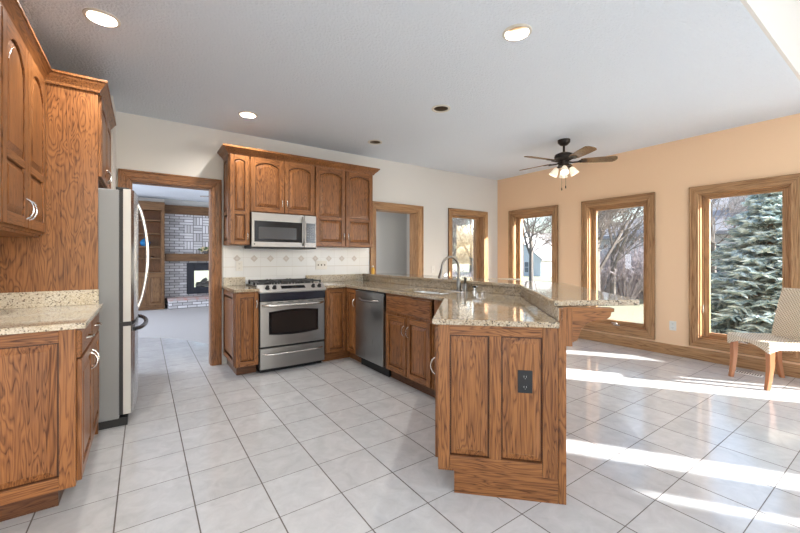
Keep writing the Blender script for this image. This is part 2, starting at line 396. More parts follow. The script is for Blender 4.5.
def arch_outline(x0, x1, y0, y1, rise, n=12):
    P = [(x0, y0), (x1, y0)]
    for i in range(n+1):
        t = i/n; x = x1+(x0-x1)*t
        P.append((x, y1 + rise*(math.sin(PI*t)**0.8 if 0 < t < 1 else 0)))
    return P
def panel_geo(T, x0, x1, y0, y1, rise, t, g=None, m=0):
    g = g or G()
    def lo(ins, z): return [(p[0], p[1], z) for p in arch_outline(x0+ins, x1-ins, y0+ins, y1-ins*0.9, rise)]
    wd_ = min(0.038, (x1-x0)*0.22)
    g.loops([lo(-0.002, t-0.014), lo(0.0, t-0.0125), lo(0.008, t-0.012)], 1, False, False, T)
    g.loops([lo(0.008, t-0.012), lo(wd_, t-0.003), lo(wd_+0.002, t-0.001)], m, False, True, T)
    return g
def raised_door(root, O, U, Nn, w, h, arch=0.0, splits=(), t=0.02, st=0.05, handle=None, hlen=0.095, mats=OAK, name='door', hmat=None, label=None, parent=None):
    T = frame(O, U, Nn); ha = haxis(root, U)
    g = G()
    g.box(0, 0, 0, st, h, t, 0, T); g.box(w-st, 0, 0, w, h, t, 0, T)
    ys = [st] + [s for s in splits] + [h-st-arch]
    g.box(st, 0, 0, w-st, st, t, 1, T)
    for s in splits: g.box(st, s-0.022, 0, w-st, s+0.022, t, 1, T)
    # top rail with arched lower edge
    y1 = h-st-arch
    n = 12; P = [(w-st, h), (st, h)]
    for i in range(n+1):
        tt = i/n; P.append((st+(w-2*st)*tt, y1+arch*(math.sin(PI*tt)**0.8 if 0 < tt < 1 else 0)))
    if arch > 0: g.prism(P, 0, t, 1, T)
    else: g.box(st, y1, 0, w-st, h, t, 1, T)
    g.box(0.004, 0.004, 0.0, w-0.004, h-0.004, t-0.0135, 0, T)
    d = g.build(name, [mats['z'], mats[ha]], parent or root, bevel=0.003)
    if label: d['label'] = label
    b = ys[0]
    segs = []
    edges = [st]+list(splits)+[None]
    for i in range(len(splits)+1):
        lo = st if i == 0 else splits[i-1]+0.022
        hi = y1 if i == len(splits) else splits[i]-0.022
        segs.append((lo, hi, arch if i == len(splits) else 0.0))
    if parent is None or parent.parent is None:
        for lo, hi, a in segs:
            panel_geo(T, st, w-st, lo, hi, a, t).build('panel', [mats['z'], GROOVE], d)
    if handle:
        hx, hy, vert = handle
        pull(d, T, hx, hy, t, hlen, vert, hmat or NICKEL)
    return d
def pull(parent, T, hx, hy, t, L=0.095, vert=True, mat=None, out=0.028, r=0.0055):
    pts = []
    for i in range(11):
        a = i/10; s = (a-0.5)*L; z = t+out*math.sin(PI*a)**0.6 if 0 < a < 1 else t-0.002
        pts.append((hx, hy+s, z) if vert else (hx+s, hy, z))
    return G().tube(pts, r, 0, 8, T).build('handle', mat or NICKEL, parent, smooth=True)
def drawer(root, O, U, Nn, w, h, t=0.02, handle=True, mats=OAK, name='drawer_front'):
    T = frame(O, U, Nn); ha = haxis(root, U)
    g = G()
    g.loops([[(0, 0, 0), (w, 0, 0), (w, h, 0), (0, h, 0)], [(0, 0, t-0.006), (w, 0, t-0.006), (w, h, t-0.006), (0, h, t-0.006)],
             [(0.012, 0.012, t), (w-0.012, 0.012, t), (w-0.012, h-0.012, t), (0.012, h-0.012, t)]], 0, True, True, T)
    d = g.build(name, mats[ha], root)
    if handle: pull(d, T, w/2, h/2, t, 0.095, False)
    return d

# ------------------------------------------------------------------ setting
CH = 2.73; BW = 4.73; RX = 5.55
G().prism(rect(-6, -6, 5.80, 11.6), -0.15, 0.0).build('floor', FLOOR_TILE, struct=True)
arc = [(-4.0, 7.9), (-1.6, 7.75), (-0.6, 7.42), (-0.09, 7.12), (0.2, 6.87), (0.45, 6.55), (0.64, 6.22), (0.78, 5.9), (0.92, 5.45), (1.02, 4.95), (2.1, 4.95), (2.1, 10.96), (-4.0, 10.96)]
G().prism(arc, 0.0, 0.004).build('carpet', CARPET, struct=True)
CANS = [(-0.215, 2.945, True), (2.031, 1.567, True), (0.888, 4.053, True), (2.435, 2.793, False), (2.437, 4.077, False)]
def circ(cx, cy, r, n=24): return [(cx+r*math.cos(2*PI*k/n), cy+r*math.sin(2*PI*k/n)) for k in range(n)]
G().prism(rect(-1.1, 0.635, 5.80, BW+0.14), CH, CH+0.02, holes=[circ(x, y, 0.071) for x, y, l in CANS]).build('ceiling', CEIL, struct=True)
G().box(-1.1, 0.615, CH, 5.80, 0.635, 4.0).build('wall_ceiling_step', WALL, struct=True)
G().prism(rect(-4.2, -6, 5.80, 0.615), 4.0, 4.05).build('ceiling_high', CEIL, struct=True)
G().prism(rect(-4.2, BW+0.14, 4.12, 11.1), CH, CH+0.05).build('ceiling_living_room', CEIL, struct=True)

def wall_y(name, y0, y1, x0, x1, z0, z1, ops, mat, extra=None):
    """wall along X with openings (xa, xb, za, zb)"""
    g = G(); xs = x0
    for xa, xb, za, zb in sorted(ops):
        if xa > xs: g.box(xs, y0, z0, xa, y1, z1)
        if za > z0: g.box(xa, y0, z0, xb, y1, za)
        if zb < z1: g.box(xa, y0, zb, xb, y1, z1)
        xs = xb
    if xs < x1: g.box(xs, y0, z0, x1, y1, z1)
    return g.build(name, mat, struct=True)
def wall_x(name, x0, x1, y0, y1, z0, z1, ops, mat):
    g = G(); ys = y0
    for ya, yb, za, zb in sorted(ops):
        if ya > ys: g.box(x0, ys, z0, x1, ya, z1)
        if za > z0: g.box(x0, ya, z0, x1, yb, za)
        if zb < z1: g.box(x0, ya, zb, x1, yb, z1)
        ys = yb
    if ys < y1: g.box(x0, ys, z0, x1, y1, z1)
    return g.build(name, mat, struct=True)

# back wall: cased opening to living room, cased opening to hall, window beside it
BWIN = (4.36, 5.17, 0.25, 2.02)
wall_y('wall_back', BW, BW+0.14, -1.1, RX, 0, CH, [(-0.12, 0.645, 0, 2.05), (2.83, 3.63, 0, 1.985), BWIN], WALL)
# outer face of the back wall beside the window is deeper, like the window wall
WINS = [(3.56, 4.36), (2.17, 2.985), (0.83, 1.62), (-1.08, 0.18)]
FAR = [(-3.80, -3.08), (-4.40, -3.86)]
wall_x('wall_right', RX, 5.80, -5.2, BW+0.14, 0, CH, [(a, b, 0.25, 2.02) for a, b in WINS]+[(a, b, 0.25, 2.42) for a, b in FAR], ORANGE)
G().box(RX, -5.2, CH, 5.80, 0.615, 4.0).build('wall_right_upper', WALL, struct=True)
wall_x('wall_left', -1.1, -0.921, 1.1, BW, 0, CH, [], WALL)
G().box(-0.92, 4.29, 0, -0.235, BW, CH).build('wall_left_return', WALL, struct=True)
wall_y('wall_rear', -5.2, -5.0, -4.2, 5.80, 0, 4.0, [(-2.6, 2.6, 0.3, 3.7)], WALL)  # opening invented for the rear fill lamp
wall_x('wall_left_rear', -4.2, -4.0, -5.0, 1.0, 0, 4.0, [(-4.2, -0.2, 0.3, 3.6)], WALL)
wall_y('wall_left_front', 1.0, 1.1, -4.2, -0.92, 0, 4.0, [], WALL)
# living room beyond
wall_x('wall_living_left', -4.2, -4.0, BW, 11.1, 0, CH, [(6.0, 9.6, 0.5, 2.3)], WALL)  # unseen window opening, put in for the living room fill
wall_x('wall_living_right', 2.1, 2.24, BW+0.14, 11.1, 0, CH, [], WALL)
wall_x('wall_hall_right', 4.0, 4.12, BW+0.14, 7.0, 0, CH, [], GREYW)
wall_y('wall_hall_back', 5.55, 5.65, 2.24, 4.0, 0, CH, [], GREYW)
wall_y('wall_living_back_left', 11.0, 11.1, -4.2, 0.42, 0, CH, [], WALL)
# fireplace wall
g = G(); g.box(0.42, 10.95, 0, 0.90, 11.25, 2.36); g.box(0.90, 10.95, 0, 2.1, 11.25, 0.32); g.box(0.90, 10.95, 1.12, 2.1, 11.25, 1.34)
g.box(1.92, 10.95, 0.32, 2.1, 11.25, 1.12)
g.build('wall_fireplace', BRICK, struct=True)
G().box(0.86, 10.93, 1.34, 2.1, 10.95, 2.36).build('wall_fireplace_weave', WEAVE, struct=True)
G().box(0.42, 10.96, 1.34, 2.1, 11.25, CH).build('wall_fireplace_core', GREYW, struct=True)

# casings (oak trim) around openings
def casing_y(name, xa, xb, zb, y, w=0.095, t=0.022, za=0.0, bottom=False, side=-1, mats=TRIM, parent=None):
    g = G(); y0, y1 = (y-t, y) if side < 0 else (y, y+t)
    def strip(P, m):
        g.prism([(p[0], p[1]) for p in P], 0, t, m, Matrix(((1,0,0,0),(0,0,side,y),(0,1,0,0),(0,0,0,1))))
        Q = P
    zb2 = zb+w; za2 = za-(w if bottom else 0)
    strip([(xa-w, za2), (xa, za), (xa, zb), (xa-w, zb2)], 0)
    strip([(xb, za), (xb+w, za2), (xb+w, zb2), (xb, zb)], 0)
    strip([(xa, zb), (xb, zb), (xb+w, zb2), (xa-w, zb2)], 1)
    if bottom: strip([(xa-w, za2), (xb+w, za2), (xb, za), (xa, za)], 1)
    # raised outer bead
    tt = t+0.010; bw = 0.02
    def bead(x0, z0, x1, z1, m):
        a, b = (y-tt, y) if side < 0 else (y, y+tt); g.box(x0, a, z0, x1, b, z1, m)
    bead(xa-w, za2, xa-w+bw, zb2, 0); bead(xb+w-bw, za2, xb+w, zb2, 0); bead(xa-w, zb2-bw, xb+w, zb2, 1)
    if bottom: bead(xa-w, za2, xb+w, za2+bw, 1)
    tt = t+0.005; i0, i1 = w*0.30, w*0.42
    bead(xa-i1, za, xa-i0, zb+i0, 0); bead(xb+i0, za, xb+i1, zb+i0, 0); bead(xa-i1, zb+i0, xb+i1, zb+i1, 1)
    if bottom: bead(xa-i1, za-i1, xb+i1, za-i0, 1)
    return g.build(name, [mats['z'], mats['x']], parent, bevel=0.004, struct=parent is None)
def casing_x(name, ya, yb, za, zb, x, w=0.095, t=0.022, parent=None, mats=TRIM):
    g = G(); T = Matrix(((0,0,-1,x),(1,0,0,0),(0,1,0,0),(0,0,0,1)))
    zb2, za2 = zb+w, za-w
    for P, m in (([(ya-w, za2), (ya, za), (ya, zb), (ya-w, zb2)], 0), ([(yb, za), (yb+w, za2), (yb+w, zb2), (yb, zb)], 0),
                 ([(ya, zb), (yb, zb), (yb+w, zb2), (ya-w, zb2)], 1), ([(ya-w, za2), (yb+w, za2), (yb, za), (ya, za)], 1)):
        g.prism(P, 0, t, m, T)
    bw, tt = 0.02, t+0.010
    g.box(x-tt, ya-w, za2, x, ya-w+bw, zb2, 0); g.box(x-tt, yb+w-bw, za2, x, yb+w, zb2, 0)
    g.box(x-tt, ya-w, zb2-bw, x, yb+w, zb2, 1); g.box(x-tt, ya-w, za2, x, yb+w, za2+bw, 1)
    tt = t+0.006; i0, i1 = w*0.30, w*0.42
    g.box(x-tt, ya-i1, za-i0, x, ya-i0, zb+i0, 0); g.box(x-tt, yb+i0, za-i0, x, yb+i1, zb+i0, 0)
    g.box(x-tt, ya-i1, zb+i0, x, yb+i1, zb+i1, 1); g.box(x-tt, ya-i1, za-i1, x, yb+i1, za-i0, 1)
    return g.build(name, [mats['z'], mats['y']], parent, bevel=0.004)

# cased openings
def door_lining(name, xa, xb, zb, y0, y1, mats=TRIM):
    g = G(); g.box(xa, y0, 0, xa+0.018, y1, zb, 0); g.box(xb-0.018, y0, 0, xb, y1, zb, 0); g.box(xa, y0, zb-0.018, xb, y1, zb, 1)
    o = g.build(name, [mats['z'], mats['x']], struct=True); return o
door_lining('door_1', -0.12, 0.645, 2.05, BW-0.001, BW+0.141, OAK)
casing_y('trim_1', -0.112, 0.637, 2.042, BW, 0.105, za=0, mats=OAK)
casing_y('trim_2', -0.112, 0.637, 2.042, BW+0.14, 0.10, side=1)
door_lining('door_2', 2.83, 3.63, 1.985, BW-0.001, BW+0.20)
casing_y('trim_3', 2.838, 3.622, 1.977, BW, 0.105)

# windows in the right wall
def window_unit(n, ya, yb, za, zb, handle=True):
    r = sthing('window_%d' % n, (RX, (ya+yb)/2, za))
    casing_x('casing', ya+0.006, yb-0.006, za+0.006, zb-0.006, RX, parent=r)
    g = G()   # lining
    x0, x1 = RX-0.001, 5.80
    g.box(x0, ya, za, x1, ya+0.02, zb, 0); g.box(x0, yb-0.02, za, x1, yb, zb, 0); g.box(x0, ya, za, x1, yb, za+0.02, 1); g.box(x0, ya, zb-0.02, x1, yb, zb, 1)
    # stepped stop
    a = 0.035; x0, x1 = 5.60, 5.70
    g.box(x0, ya+0.02, za+0.02, x1, ya+a, zb-0.02, 0); g.box(x0, yb-a, za+0.02, x1, yb-0.02, zb-0.02, 0); g.box(x0, ya+0.02, za+0.02, x1, yb-0.02, za+a, 1); g.box(x0, ya+0.02, zb-a, x1, yb-0.02, zb-0.02, 1)
    g.build('frame', [TRIM['z'], TRIM['y']], r, bevel=0.002)
    g = G(); s = 0.05; x0, x1 = 5.63, 5.67; y0, y1, z0, z1 = ya+a, yb-a, za+a, zb-a
    g.box(x0, y0, z0, x1, y0+s, z1, 0); g.box(x0, y1-s, z0, x1, y1, z1, 0); g.box(x0, y0+s, z0, x1, y1-s, z0+s, 1); g.box(x0, y0+s, z1-s*0.6, x1, y1-s, z1, 1)
    g.build('sash', [TRIM['z'], TRIM['y']], r, bevel=0.004)
    G().box(5.649, y0+s-0.005, z0+s-0.005, 5.653, y1-s+0.005, z1-s*0.6+0.005).build('pane', GLASS, r)
    if handle:
        g = G(); yc = (ya+yb)/2; g.box(5.57, yc-0.045, za+0.02, 5.60, yc+0.045, za+0.04)
        g.tube([(5.585, yc, za+0.04), (5.58, yc+0.01, za+0.055), (5.572, yc+0.07, za+0.05)], 0.008)
        g.build('crank_handle', NICKEL, r, smooth=True)
        G().tube([(5.60, yb-0.03, za+0.32), (5.585, yb-0.035, za+0.34), (5.575, yb-0.04, za+0.42)], 0.007).build('latch', CHROME, r, smooth=True)
    return r
for i, (a, b) in enumerate(WINS): window_unit(i+1, a, b, 0.25, 2.02)
for i, (a, b) in enumerate(FAR): window_unit(i+6, a, b, 0.25, 2.42, False)
# window in back wall
r = sthing('window_5', ((BWIN[0]+BWIN[1])/2, BW, 0.25))
xa, xb, za, zb = BWIN
casing_y('casing', xa+0.006, xb-0.006, zb-0.006, BW, 0.085, za=za+0.006, bottom=True, parent=r)
g = G(); y0, y1 = BW-0.001, BW+0.24
g.box(xa, y0, za, xa+0.02, y1, zb, 0); g.box(xb-0.02, y0, za, xb, y1, zb, 0); g.box(xa, y0, za, xb, y1, za+0.02, 1); g.box(xa, y0, zb-0.02, xb, y1, zb, 1)
g.build('frame', [TRIM['z'], TRIM['x']], r, bevel=0.002)
g = G(); y0, y1 = BW+0.10, BW+0.14
g.box(xa+0.02, y0, za+0.02, xa+0.085, y1, zb-0.02, 0); g.box(xb-0.085, y0, za+0.02, xb-0.02, y1, zb-0.02, 0); g.box(xa+0.085, y0, za+0.02, xb-0.085, y1, za+0.08, 1); g.box(xa+0.085, y0, zb-0.06, xb-0.085, y1, zb-0.02, 1)
g.build('sash', [TRIM['z'], TRIM['x']], r, bevel=0.004)
G().box(xa+0.08, y0+0.018, za+0.075, xb-0.08, y0+0.022, zb-0.055).build('pane', GLASS, r)

# baseboards
def base_x(name, x, ya, yb, mats=TRIM, h=0.135, side=-1):
    g = G(); t = 0.018
    P = [(0, 0), (t, 0), (t, h-0.03), (t-0.008, h-0.015), (t-0.012, h), (0, h)]
    T = Matrix(((side,0,0,x),(0,0,1,ya),(0,1,0,0),(0,0,0,1))); g.prism(P, 0, yb-ya, 0, T)
    return g.build(name, mats['y'], struct=True)
def base_y(name, y, xa, xb, mats=TRIM, h=0.135):
    g = G(); t = 0.018
    P = [(0, 0), (t, 0), (t, h-0.03), (t-0.008, h-0.015), (t-0.012, h), (0, h)]
    T = Matrix(((0,0,1,xa),(-1,0,0,y),(0,1,0,0),(0,0,0,1))); g.prism(P, 0, xb-xa, 0, T)
    return g.build(name, mats['x'], struct=True)
base_x('baseboard_right', RX, -5.0, BW)
base_y('baseboard_back', BW, 3.735, RX-0.02)

# backsplash
tb = G().box(0.76, BW-0.008, 0.915, 2.715, BW, 1.39).build('wall_backsplash', SPLASH_TILE, struct=True)
for x in (0.91, 1.105, 1.30, 1.497, 1.695, 1.89, 2.085, 2.28, 2.475):
    d = 0.043; g = G()
    g.prism([(x-d, 1.233), (x, 1.233-d), (x+d, 1.233), (x, 1.233+d)], 0, 0.002, 0, Matrix(((1,0,0,0),(0,0,-1,BW-0.008),(0,1,0,0),(0,0,0,1))))
    g.prism([(x-d*.45, 1.233), (x, 1.233-d*.45), (x+d*.45, 1.233), (x, 1.233+d*.45)], 0.002, 0.0035, 1, Matrix(((1,0,0,0),(0,0,-1,BW-0.008),(0,1,0,0),(0,0,0,1))))
    g.build('accent_tile', [DIAMOND, DIAMOND_IN], tb)
G().box(0.76, BW-0.011, 1.128, 2.715, BW-0.008, 1.136).build('tile_strip', plain('tile_strip_pale', (0.60, 0.58, 0.55), 0.3), tb)

# ------------------------------------------------------------------ left cabinets
def carcass(root, x0, y0, x1, y1, z0=0.105, z1=0.885, toe=None, mats=OAK, face='z'):
    g = G().box(x0, y0, z0, x1, y1, z1)
    g.build('carcass', mats['z'], root, bevel=0.002)
    if toe: G().box(*toe).build('toe_kick', TOE[face], root)
L1 = thing('base_cabinet', 'oak base cabinet at left edge under the cream counter, two drawers over two doors', 'cabinet', (-0.59, 2.88, 0))
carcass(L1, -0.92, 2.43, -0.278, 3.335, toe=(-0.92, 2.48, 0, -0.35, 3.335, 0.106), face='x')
raised_door(L1, (-0.89, 2.43, 0.105), (1, 0, 0), (0, -1, 0), 0.612, 0.78, t=0.018, st=0.062, name='end_panel')
for y0, w, hx in ((2.445, 0.436, 0.40), (2.890, 0.436, 0.036)):
    drawer(L1, (-0.278, y0, 0.735), (0, 1, 0), (1, 0, 0), w, 0.135)
    raised_door(L1, (-0.278, y0, 0.115), (0, 1, 0), (1, 0, 0), w, 0.61, handle=(hx, 0.51, True))
g = G().prism([(-0.92, 2.385), (-0.238, 2.385), (-0.238, 3.335), (-0.92, 3.335)], 0.885, 0.915)
tag(g.build('countertop', GR_L, bevel=0.005), 'cream speckled granite countertop on the left base cabinet', 'countertop')
tag(G().box(-0.918, 3.312, 0.915, -0.26, 3.335, 1.016).build('backsplash_strip', GR_L, bevel=0.002), 'low cream granite upstand against the tall oak panel', 'backsplash')

TP = thing('tall_side_panel', 'tall swirly-grained oak panel between counter and refrigerator', 'panel', (-0.57, 3.345, 0))
G().box(-0.92, 3.336, 0, -0.286, 3.36, 2.44).build('board', oak('oak_swirl', 'z', OL, OD, 0.3, 8.0, 13.0, 2.2), TP)
G().box(-0.286, 3.336, 0, -0.266, 3.362, 2.44).build('edge_strip', OAK['z'], TP)
FC = thing('over_refrigerator_cabinet', 'small oak cabinet high above the refrigerator', 'cabinet', (-0.57, 3.82, 1.80))
G().box(-0.92, 3.362, 1.80, -0.268, 4.289, 2.39).build('carcass', OAK['z'], FC)
for y0, hx in ((3.375, 0.41), (3.835, 0.035)):
    raised_door(FC, (-0.268, y0, 1.815), (0, 1, 0), (1, 0, 0), 0.445, 0.58, arch=0.03, handle=(hx, 0.08, True))

UC = thing('upper_cabinet', 'oak wall cabinet at the left edge with two arched doors', 'cabinet', (-0.73, 2.88, 1.385))
G().box(-0.92, 2.42, 1.385, -0.552, 3.335, 2.42).build('carcass', OAK['z'], UC, bevel=0.002)
G().box(-0.90, 2.44, 1.370, -0.565, 3.32, 1.386).build('bottom_rail', OAK['y'], UC)
raised_door(UC, (-0.552, 2.43, 1.40), (0, 1, 0), (1, 0, 0), 0.442, 0.99, arch=0.10, splits=(0.34,), st=0.06, handle=(0.412, 0.105, True), hlen=0.11, hmat=CHROME)
raised_door(UC, (-0.552, 2.884, 1.40), (0, 1, 0), (1, 0, 0), 0.442, 0.99, arch=0.10, splits=(0.34,), st=0.06, handle=(0.030, 0.105, True), hlen=0.11, hmat=CHROME)
# a further wall cabinet toward the camera shows only its crown
UC2 = thing('upper_cabinet', 'oak wall cabinet cut off by the left frame edge, nearest the viewer', 'cabinet', (-0.73, 1.95, 1.385))
G().box(-0.92, 1.50, 1.385, -0.552, 2.415, 2.42).build('carcass', OAK['z'], UC2)
for y0, hx in ((1.51, 0.41), (1.965, 0.03)):
    raised_door(UC2, (-0.552, y0, 1.40), (0, 1, 0), (1, 0, 0), 0.442, 0.99, arch=0.10, splits=(0.34,), st=0.06, handle=(hx, 0.105, True), hmat=CHROME)

def sweep_crown(path, z0, name, label, prof=None, closed_ends=True):
    """path: list of (x,y); outward is to the right of travel"""
    prof = prof or [(0, 0), (0.012, 0.0), (0.018, 0.015), (0.03, 0.028), (0.05, 0.045), (0.062, 0.062), (0.072, 0.066), (0.072, 0.085), (0, 0.085)]
    P = [Vector((p[0], p[1])) for p in path]; Ls = []
    for i, p in enumerate(P):
        def nrm(a, b): d = (b-a).normalized(); return Vector((d.y, -d.x))
        if i == 0: m = nrm(P[0], P[1])
        elif i == len(P)-1: m = nrm(P[-2], P[-1])
        else:
            n1, n2 = nrm(P[i-1], p), nrm(p, P[i+1]); m = (n1+n2); m = m/(m.dot(n1))
        Ls.append([(p.x+m.x*u, p.y+m.y*u, z0+v) for u, v in prof])
    g = G(); g.loops(Ls)
    o = g.build(name, OAK['y'] if abs(P[1].y-P[0].y) > abs(P[1].x-P[0].x) else OAK['x'])
    return tag(o, label, 'molding')
LC = [(0, 0), (0.010, 0.0), (0.014, 0.015), (0.024, 0.030), (0.038, 0.048), (0.046, 0.062), (0.054, 0.066), (0.054, 0.080), (0, 0.080)]
sweep_crown([(-0.550, 1.50), (-0.550, 3.331), (-0.264, 3.331), (-0.264, 4.285)], 2.392, 'crown_molding', 'oak crown molding along the left wall cabinets and tall panel', LC)

# ------------------------------------------------------------------ refrigerator
RF = thing('refrigerator', 'grey-sided stainless french-door refrigerator beside the doorway', 'refrigerator', (-0.50, 3.83, 0))
g = G().box(-0.915, 3.385, 0.06, -0.150, 4.275, 1.735); g.build('body', FRIDGE, RF, bevel=0.006)
G().box(-0.88, 3.40, 0.0, -0.10, 4.26, 0.06).build('base_grille', BLACKP, RF)
G().box(-0.150, 3.392, 0.085, -0.128, 4.268, 1.73).build('gasket', BLACKP, RF)
def fdoor(y0, y1, z0, z1, name):
    g = G(); n = 10; P = [(-0.128, y0)]
    def bulge(y): return -0.068 + 0.028*(1-((y-3.83)/0.445)**2)
    for i in range(n+1):
        y = y0+(y1-y0)*i/n; P.append((bulge(y)-(0.012 if i in (0, n) else 0), y))
    P.append((-0.128, y1))
    g.prism(P, z0, z1)
    o = g.build(name, STEELZ, RF, bevel=0.004, seg=2)
    me = o.data; me.materials.append(EDGE)
    for f in me.polygons:
        if abs(f.normal.y) > 0.9: f.material_index = 1
    return o
dl = fdoor(3.385, 3.826, 0.765, 1.745, 'door'); dr = fdoor(3.834, 4.275, 0.765, 1.745, 'door'); fz = fdoor(3.385, 4.275, 0.085, 0.735, 'freezer_drawer')
for d, y in ((dl, 3.79), (dr, 3.87)):
    pts = [(-0.045+0.070*math.sin(PI*i/14)**0.7 if 0 < i < 14 else -0.045, y, 0.82+0.87*i/14) for i in range(15)]
    G().tube(pts, 0.0125, 0, 10).build('handle', CHROME, d, smooth=True)
pts = [(-0.06+0.075*(math.sin(PI*i/14)**0.5 if 0 < i < 14 else 0), 3.44+0.78*i/14, 0.70) for i in range(15)]
G().tube(pts, 0.016, 0, 10).build('handle', plain('dark_handle', (0.10, 0.10, 0.11), 0.25, 0.9), fz, smooth=True)
G().box(-0.15, 3.385, 0.735, -0.075, 3.46, 0.765).build('hinge', BLACKP, RF)
G().box(-0.17, 3.40, 1.735, -0.09, 3.47, 1.757).build('hinge_cover', BLACKP, RF, bevel=0.004)

# ------------------------------------------------------------------ range wall
FY = 4.08
C1 = thing('base_cabinet', 'narrow oak base cabinet between doorway and range', 'cabinet', (0.88, 4.42, 0))
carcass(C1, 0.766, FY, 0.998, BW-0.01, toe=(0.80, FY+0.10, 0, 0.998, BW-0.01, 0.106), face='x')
raised_door(C1, (0.770, FY, 0.115), (1, 0, 0), (0, -1, 0), 0.224, 0.755, st=0.045, handle=(0.203, 0.64, True))
raised_door(C1, (0.766, BW-0.02, 0.115), (0, -1, 0), (-1, 0, 0), 0.60, 0.755, t=0.008, st=0.05, name='end_panel')
tag(G().prism([(0.748, 4.035), (1.000, 4.035), (1.000, BW-0.009), (0.748, BW-0.009)], 0.885, 0.915).build('countertop', GR_D, bevel=0.005), 'small granite countertop left of the range', 'countertop')
tag(G().box(0.758, BW-0.030, 0.9155, 1.000, BW-0.009, 1.010).build('backsplash_strip', GR_L, bevel=0.002), 'short granite upstand left of the range', 'backsplash')

RG = thing('range', 'stainless slide-in gas range with black grates and dark oven window', 'range', (1.38, 4.40, 0))
rx0, rx1 = 1.006, 1.746
G().box(rx0, 4.10, 0.03, rx1, BW-0.02, 0.912).build('body', BLACKP, RG)
G().box(rx0+0.02, 4.12, 0.0, rx1-0.02, BW-0.05, 0.03).build('base', BLACKP, RG)
xc = (rx0+rx1)/2
def curved_front(x0, x1, z0, z1, yb, yf, bul, mat, name, parent=RG, bevel=0.004):
    P = [(x0, yb)]; n = 14
    P += [(x0+(x1-x0)*i/n, yf-bul*(1-((2*i/n)-1)**2)) for i in range(n+1)]
    P += [(x1, yb)]
    return G().prism(P, z0, z1).build(name, mat, parent, bevel=bevel)
od = curved_front(rx0+0.006, rx1-0.006, 0.285, 0.768, 4.10, 4.062, 0.012, STEEL, 'oven_door')
dw = curved_front(rx0+0.006, rx1-0.006, 0.045, 0.265, 4.10, 4.062, 0.012, STEEL, 'warming_drawer')
# oven window: shape with arched top and bottom
P = []; n = 12
for i in range(n+1): P.append((rx0+0.095+0.555*i/n, 0.415-0.020*math.sin(PI*i/n)))
for i in range(n+1): P.append((rx0+0.65-0.555*i/n, 0.655+0.020*math.sin(PI*i/n)))
G().prism(P, 0, 0.004, 0, Matrix(((1,0,0,0),(0,0,-1,4.052),(0,1,0,0),(0,0,0,1)))).build('window', BLACKG, od)
P = [(rx0+0.12+(p[0]-rx0-0.095)*0.905, 0.435+(p[1]-0.415)*0.83) for p in P]
G().prism(P, 0.004, 0.005, 0, Matrix(((1,0,0,0),(0,0,-1,4.052),(0,1,0,0),(0,0,0,1)))).build('inner_glass', GLASSD, od)
def bar_handle(parent, x0, x1, z, y, out=0.055, r=0.014, mat=NICKEL):
    n = 16; pts = [(x0+(x1-x0)*i/n, y-out*(min(1, math.sin(PI*i/n)*3.0)**0.6 if 0 < i < n else 0)-0.008*math.sin(PI*i/n), z+0.018*(math.sin(PI*i/n))*0-0.0) for i in range(n+1)]
    return G().tube(pts, r, 0, 10).build('handle', mat, parent, smooth=True)
bar_handle(od, rx0+0.03, rx1-0.03, 0.728, 4.06)
bar_handle(dw, rx0+0.04, rx1-0.04, 0.205, 4.06, 0.04, 0.009)
for k in range(6):
    G().box(rx0+0.07+k*0.115, 4.046, 0.752, rx0+0.13+k*0.115, 4.050, 0.758).build('vent_slot', BLACKP, od)
curved_front(rx0, rx1, 0.776, 0.862, 4.11, 4.055, 0.015, NAVY, 'control_skirt')
# sloping control panel
pf = []
n = 14
Ls = []
for i in range(n+1):
    x = rx0-0.006+(rx1-rx0+0.012)*i/n; b = 0.018*(1-((2*i/n)-1)**2)
    Ls.append([(x, 4.050-b, 0.862), (x, 4.038-b, 0.876), (x, 4.145, 0.946), (x, 4.165, 0.940), (x, 4.165, 0.862)])
cp = G().loops(Ls).build('control_panel', plain('bright_satin_steel', (0.62, 0.62, 0.61), 0.42, 0.75), RG)
slope = Vector((0, 4.145-4.030, 0.946-0.876)).normalized()
nrm = Vector((0, -slope.z, slope.y))
for dx in (0.085, 0.16, 0.60, 0.675):
    x = rx0+dx; c = Vector((x, 4.030, 0.876))+slope*0.062
    T = Matrix.Translation(c) @ nrm.to_track_quat('Z', 'Y').to_matrix().to_4x4()
    G().lathe([(0.024, 0.0), (0.024, 0.006), (0.019, 0.010), (0.017, 0.032), (0.012, 0.036)], T=T).build('knob', BLACKP, RG, smooth=True)
c = Vector((xc, 4.026, 0.876))+slope*0.072
T = Matrix.Translation(c) @ Matrix(((1,0,0,0),(0,slope.y,nrm.y,0),(0,slope.z,nrm.z,0),(0,0,0,1)))
G().box(-0.135, -0.026, 0, 0.135, 0.028, 0.003, 0, T).build('display', BLACKG, RG)
G().box(rx0-0.004, 4.165, 0.9165, rx1+0.004, BW-0.035, 0.932).build('cooktop', BLACKG, RG, bevel=0.003)
for gx in (rx0+0.03, rx0+0.275, rx0+0.52):
    g = G(); gw = 0.21; zt = 0.975; y0, y1 = 4.19, 4.66
    for x in (gx, gx+gw/2, gx+gw): g.box(x-0.007, y0, zt-0.016, x+0.007, y1, zt)
    for y in (y0, y0+0.12, (y0+y1)/2, y1-0.12, y1): g.box(gx, y-0.006, zt-0.016, gx+gw, y+0.006, zt)
    for x in (gx, gx+gw):
        for y in (y0, (y0+y1)/2, y1): g.box(x-0.009, y-0.009, 0.932, x+0.009, y+0.009, zt+0.006)
    g.build('grate', IRON, RG, bevel=0.002)
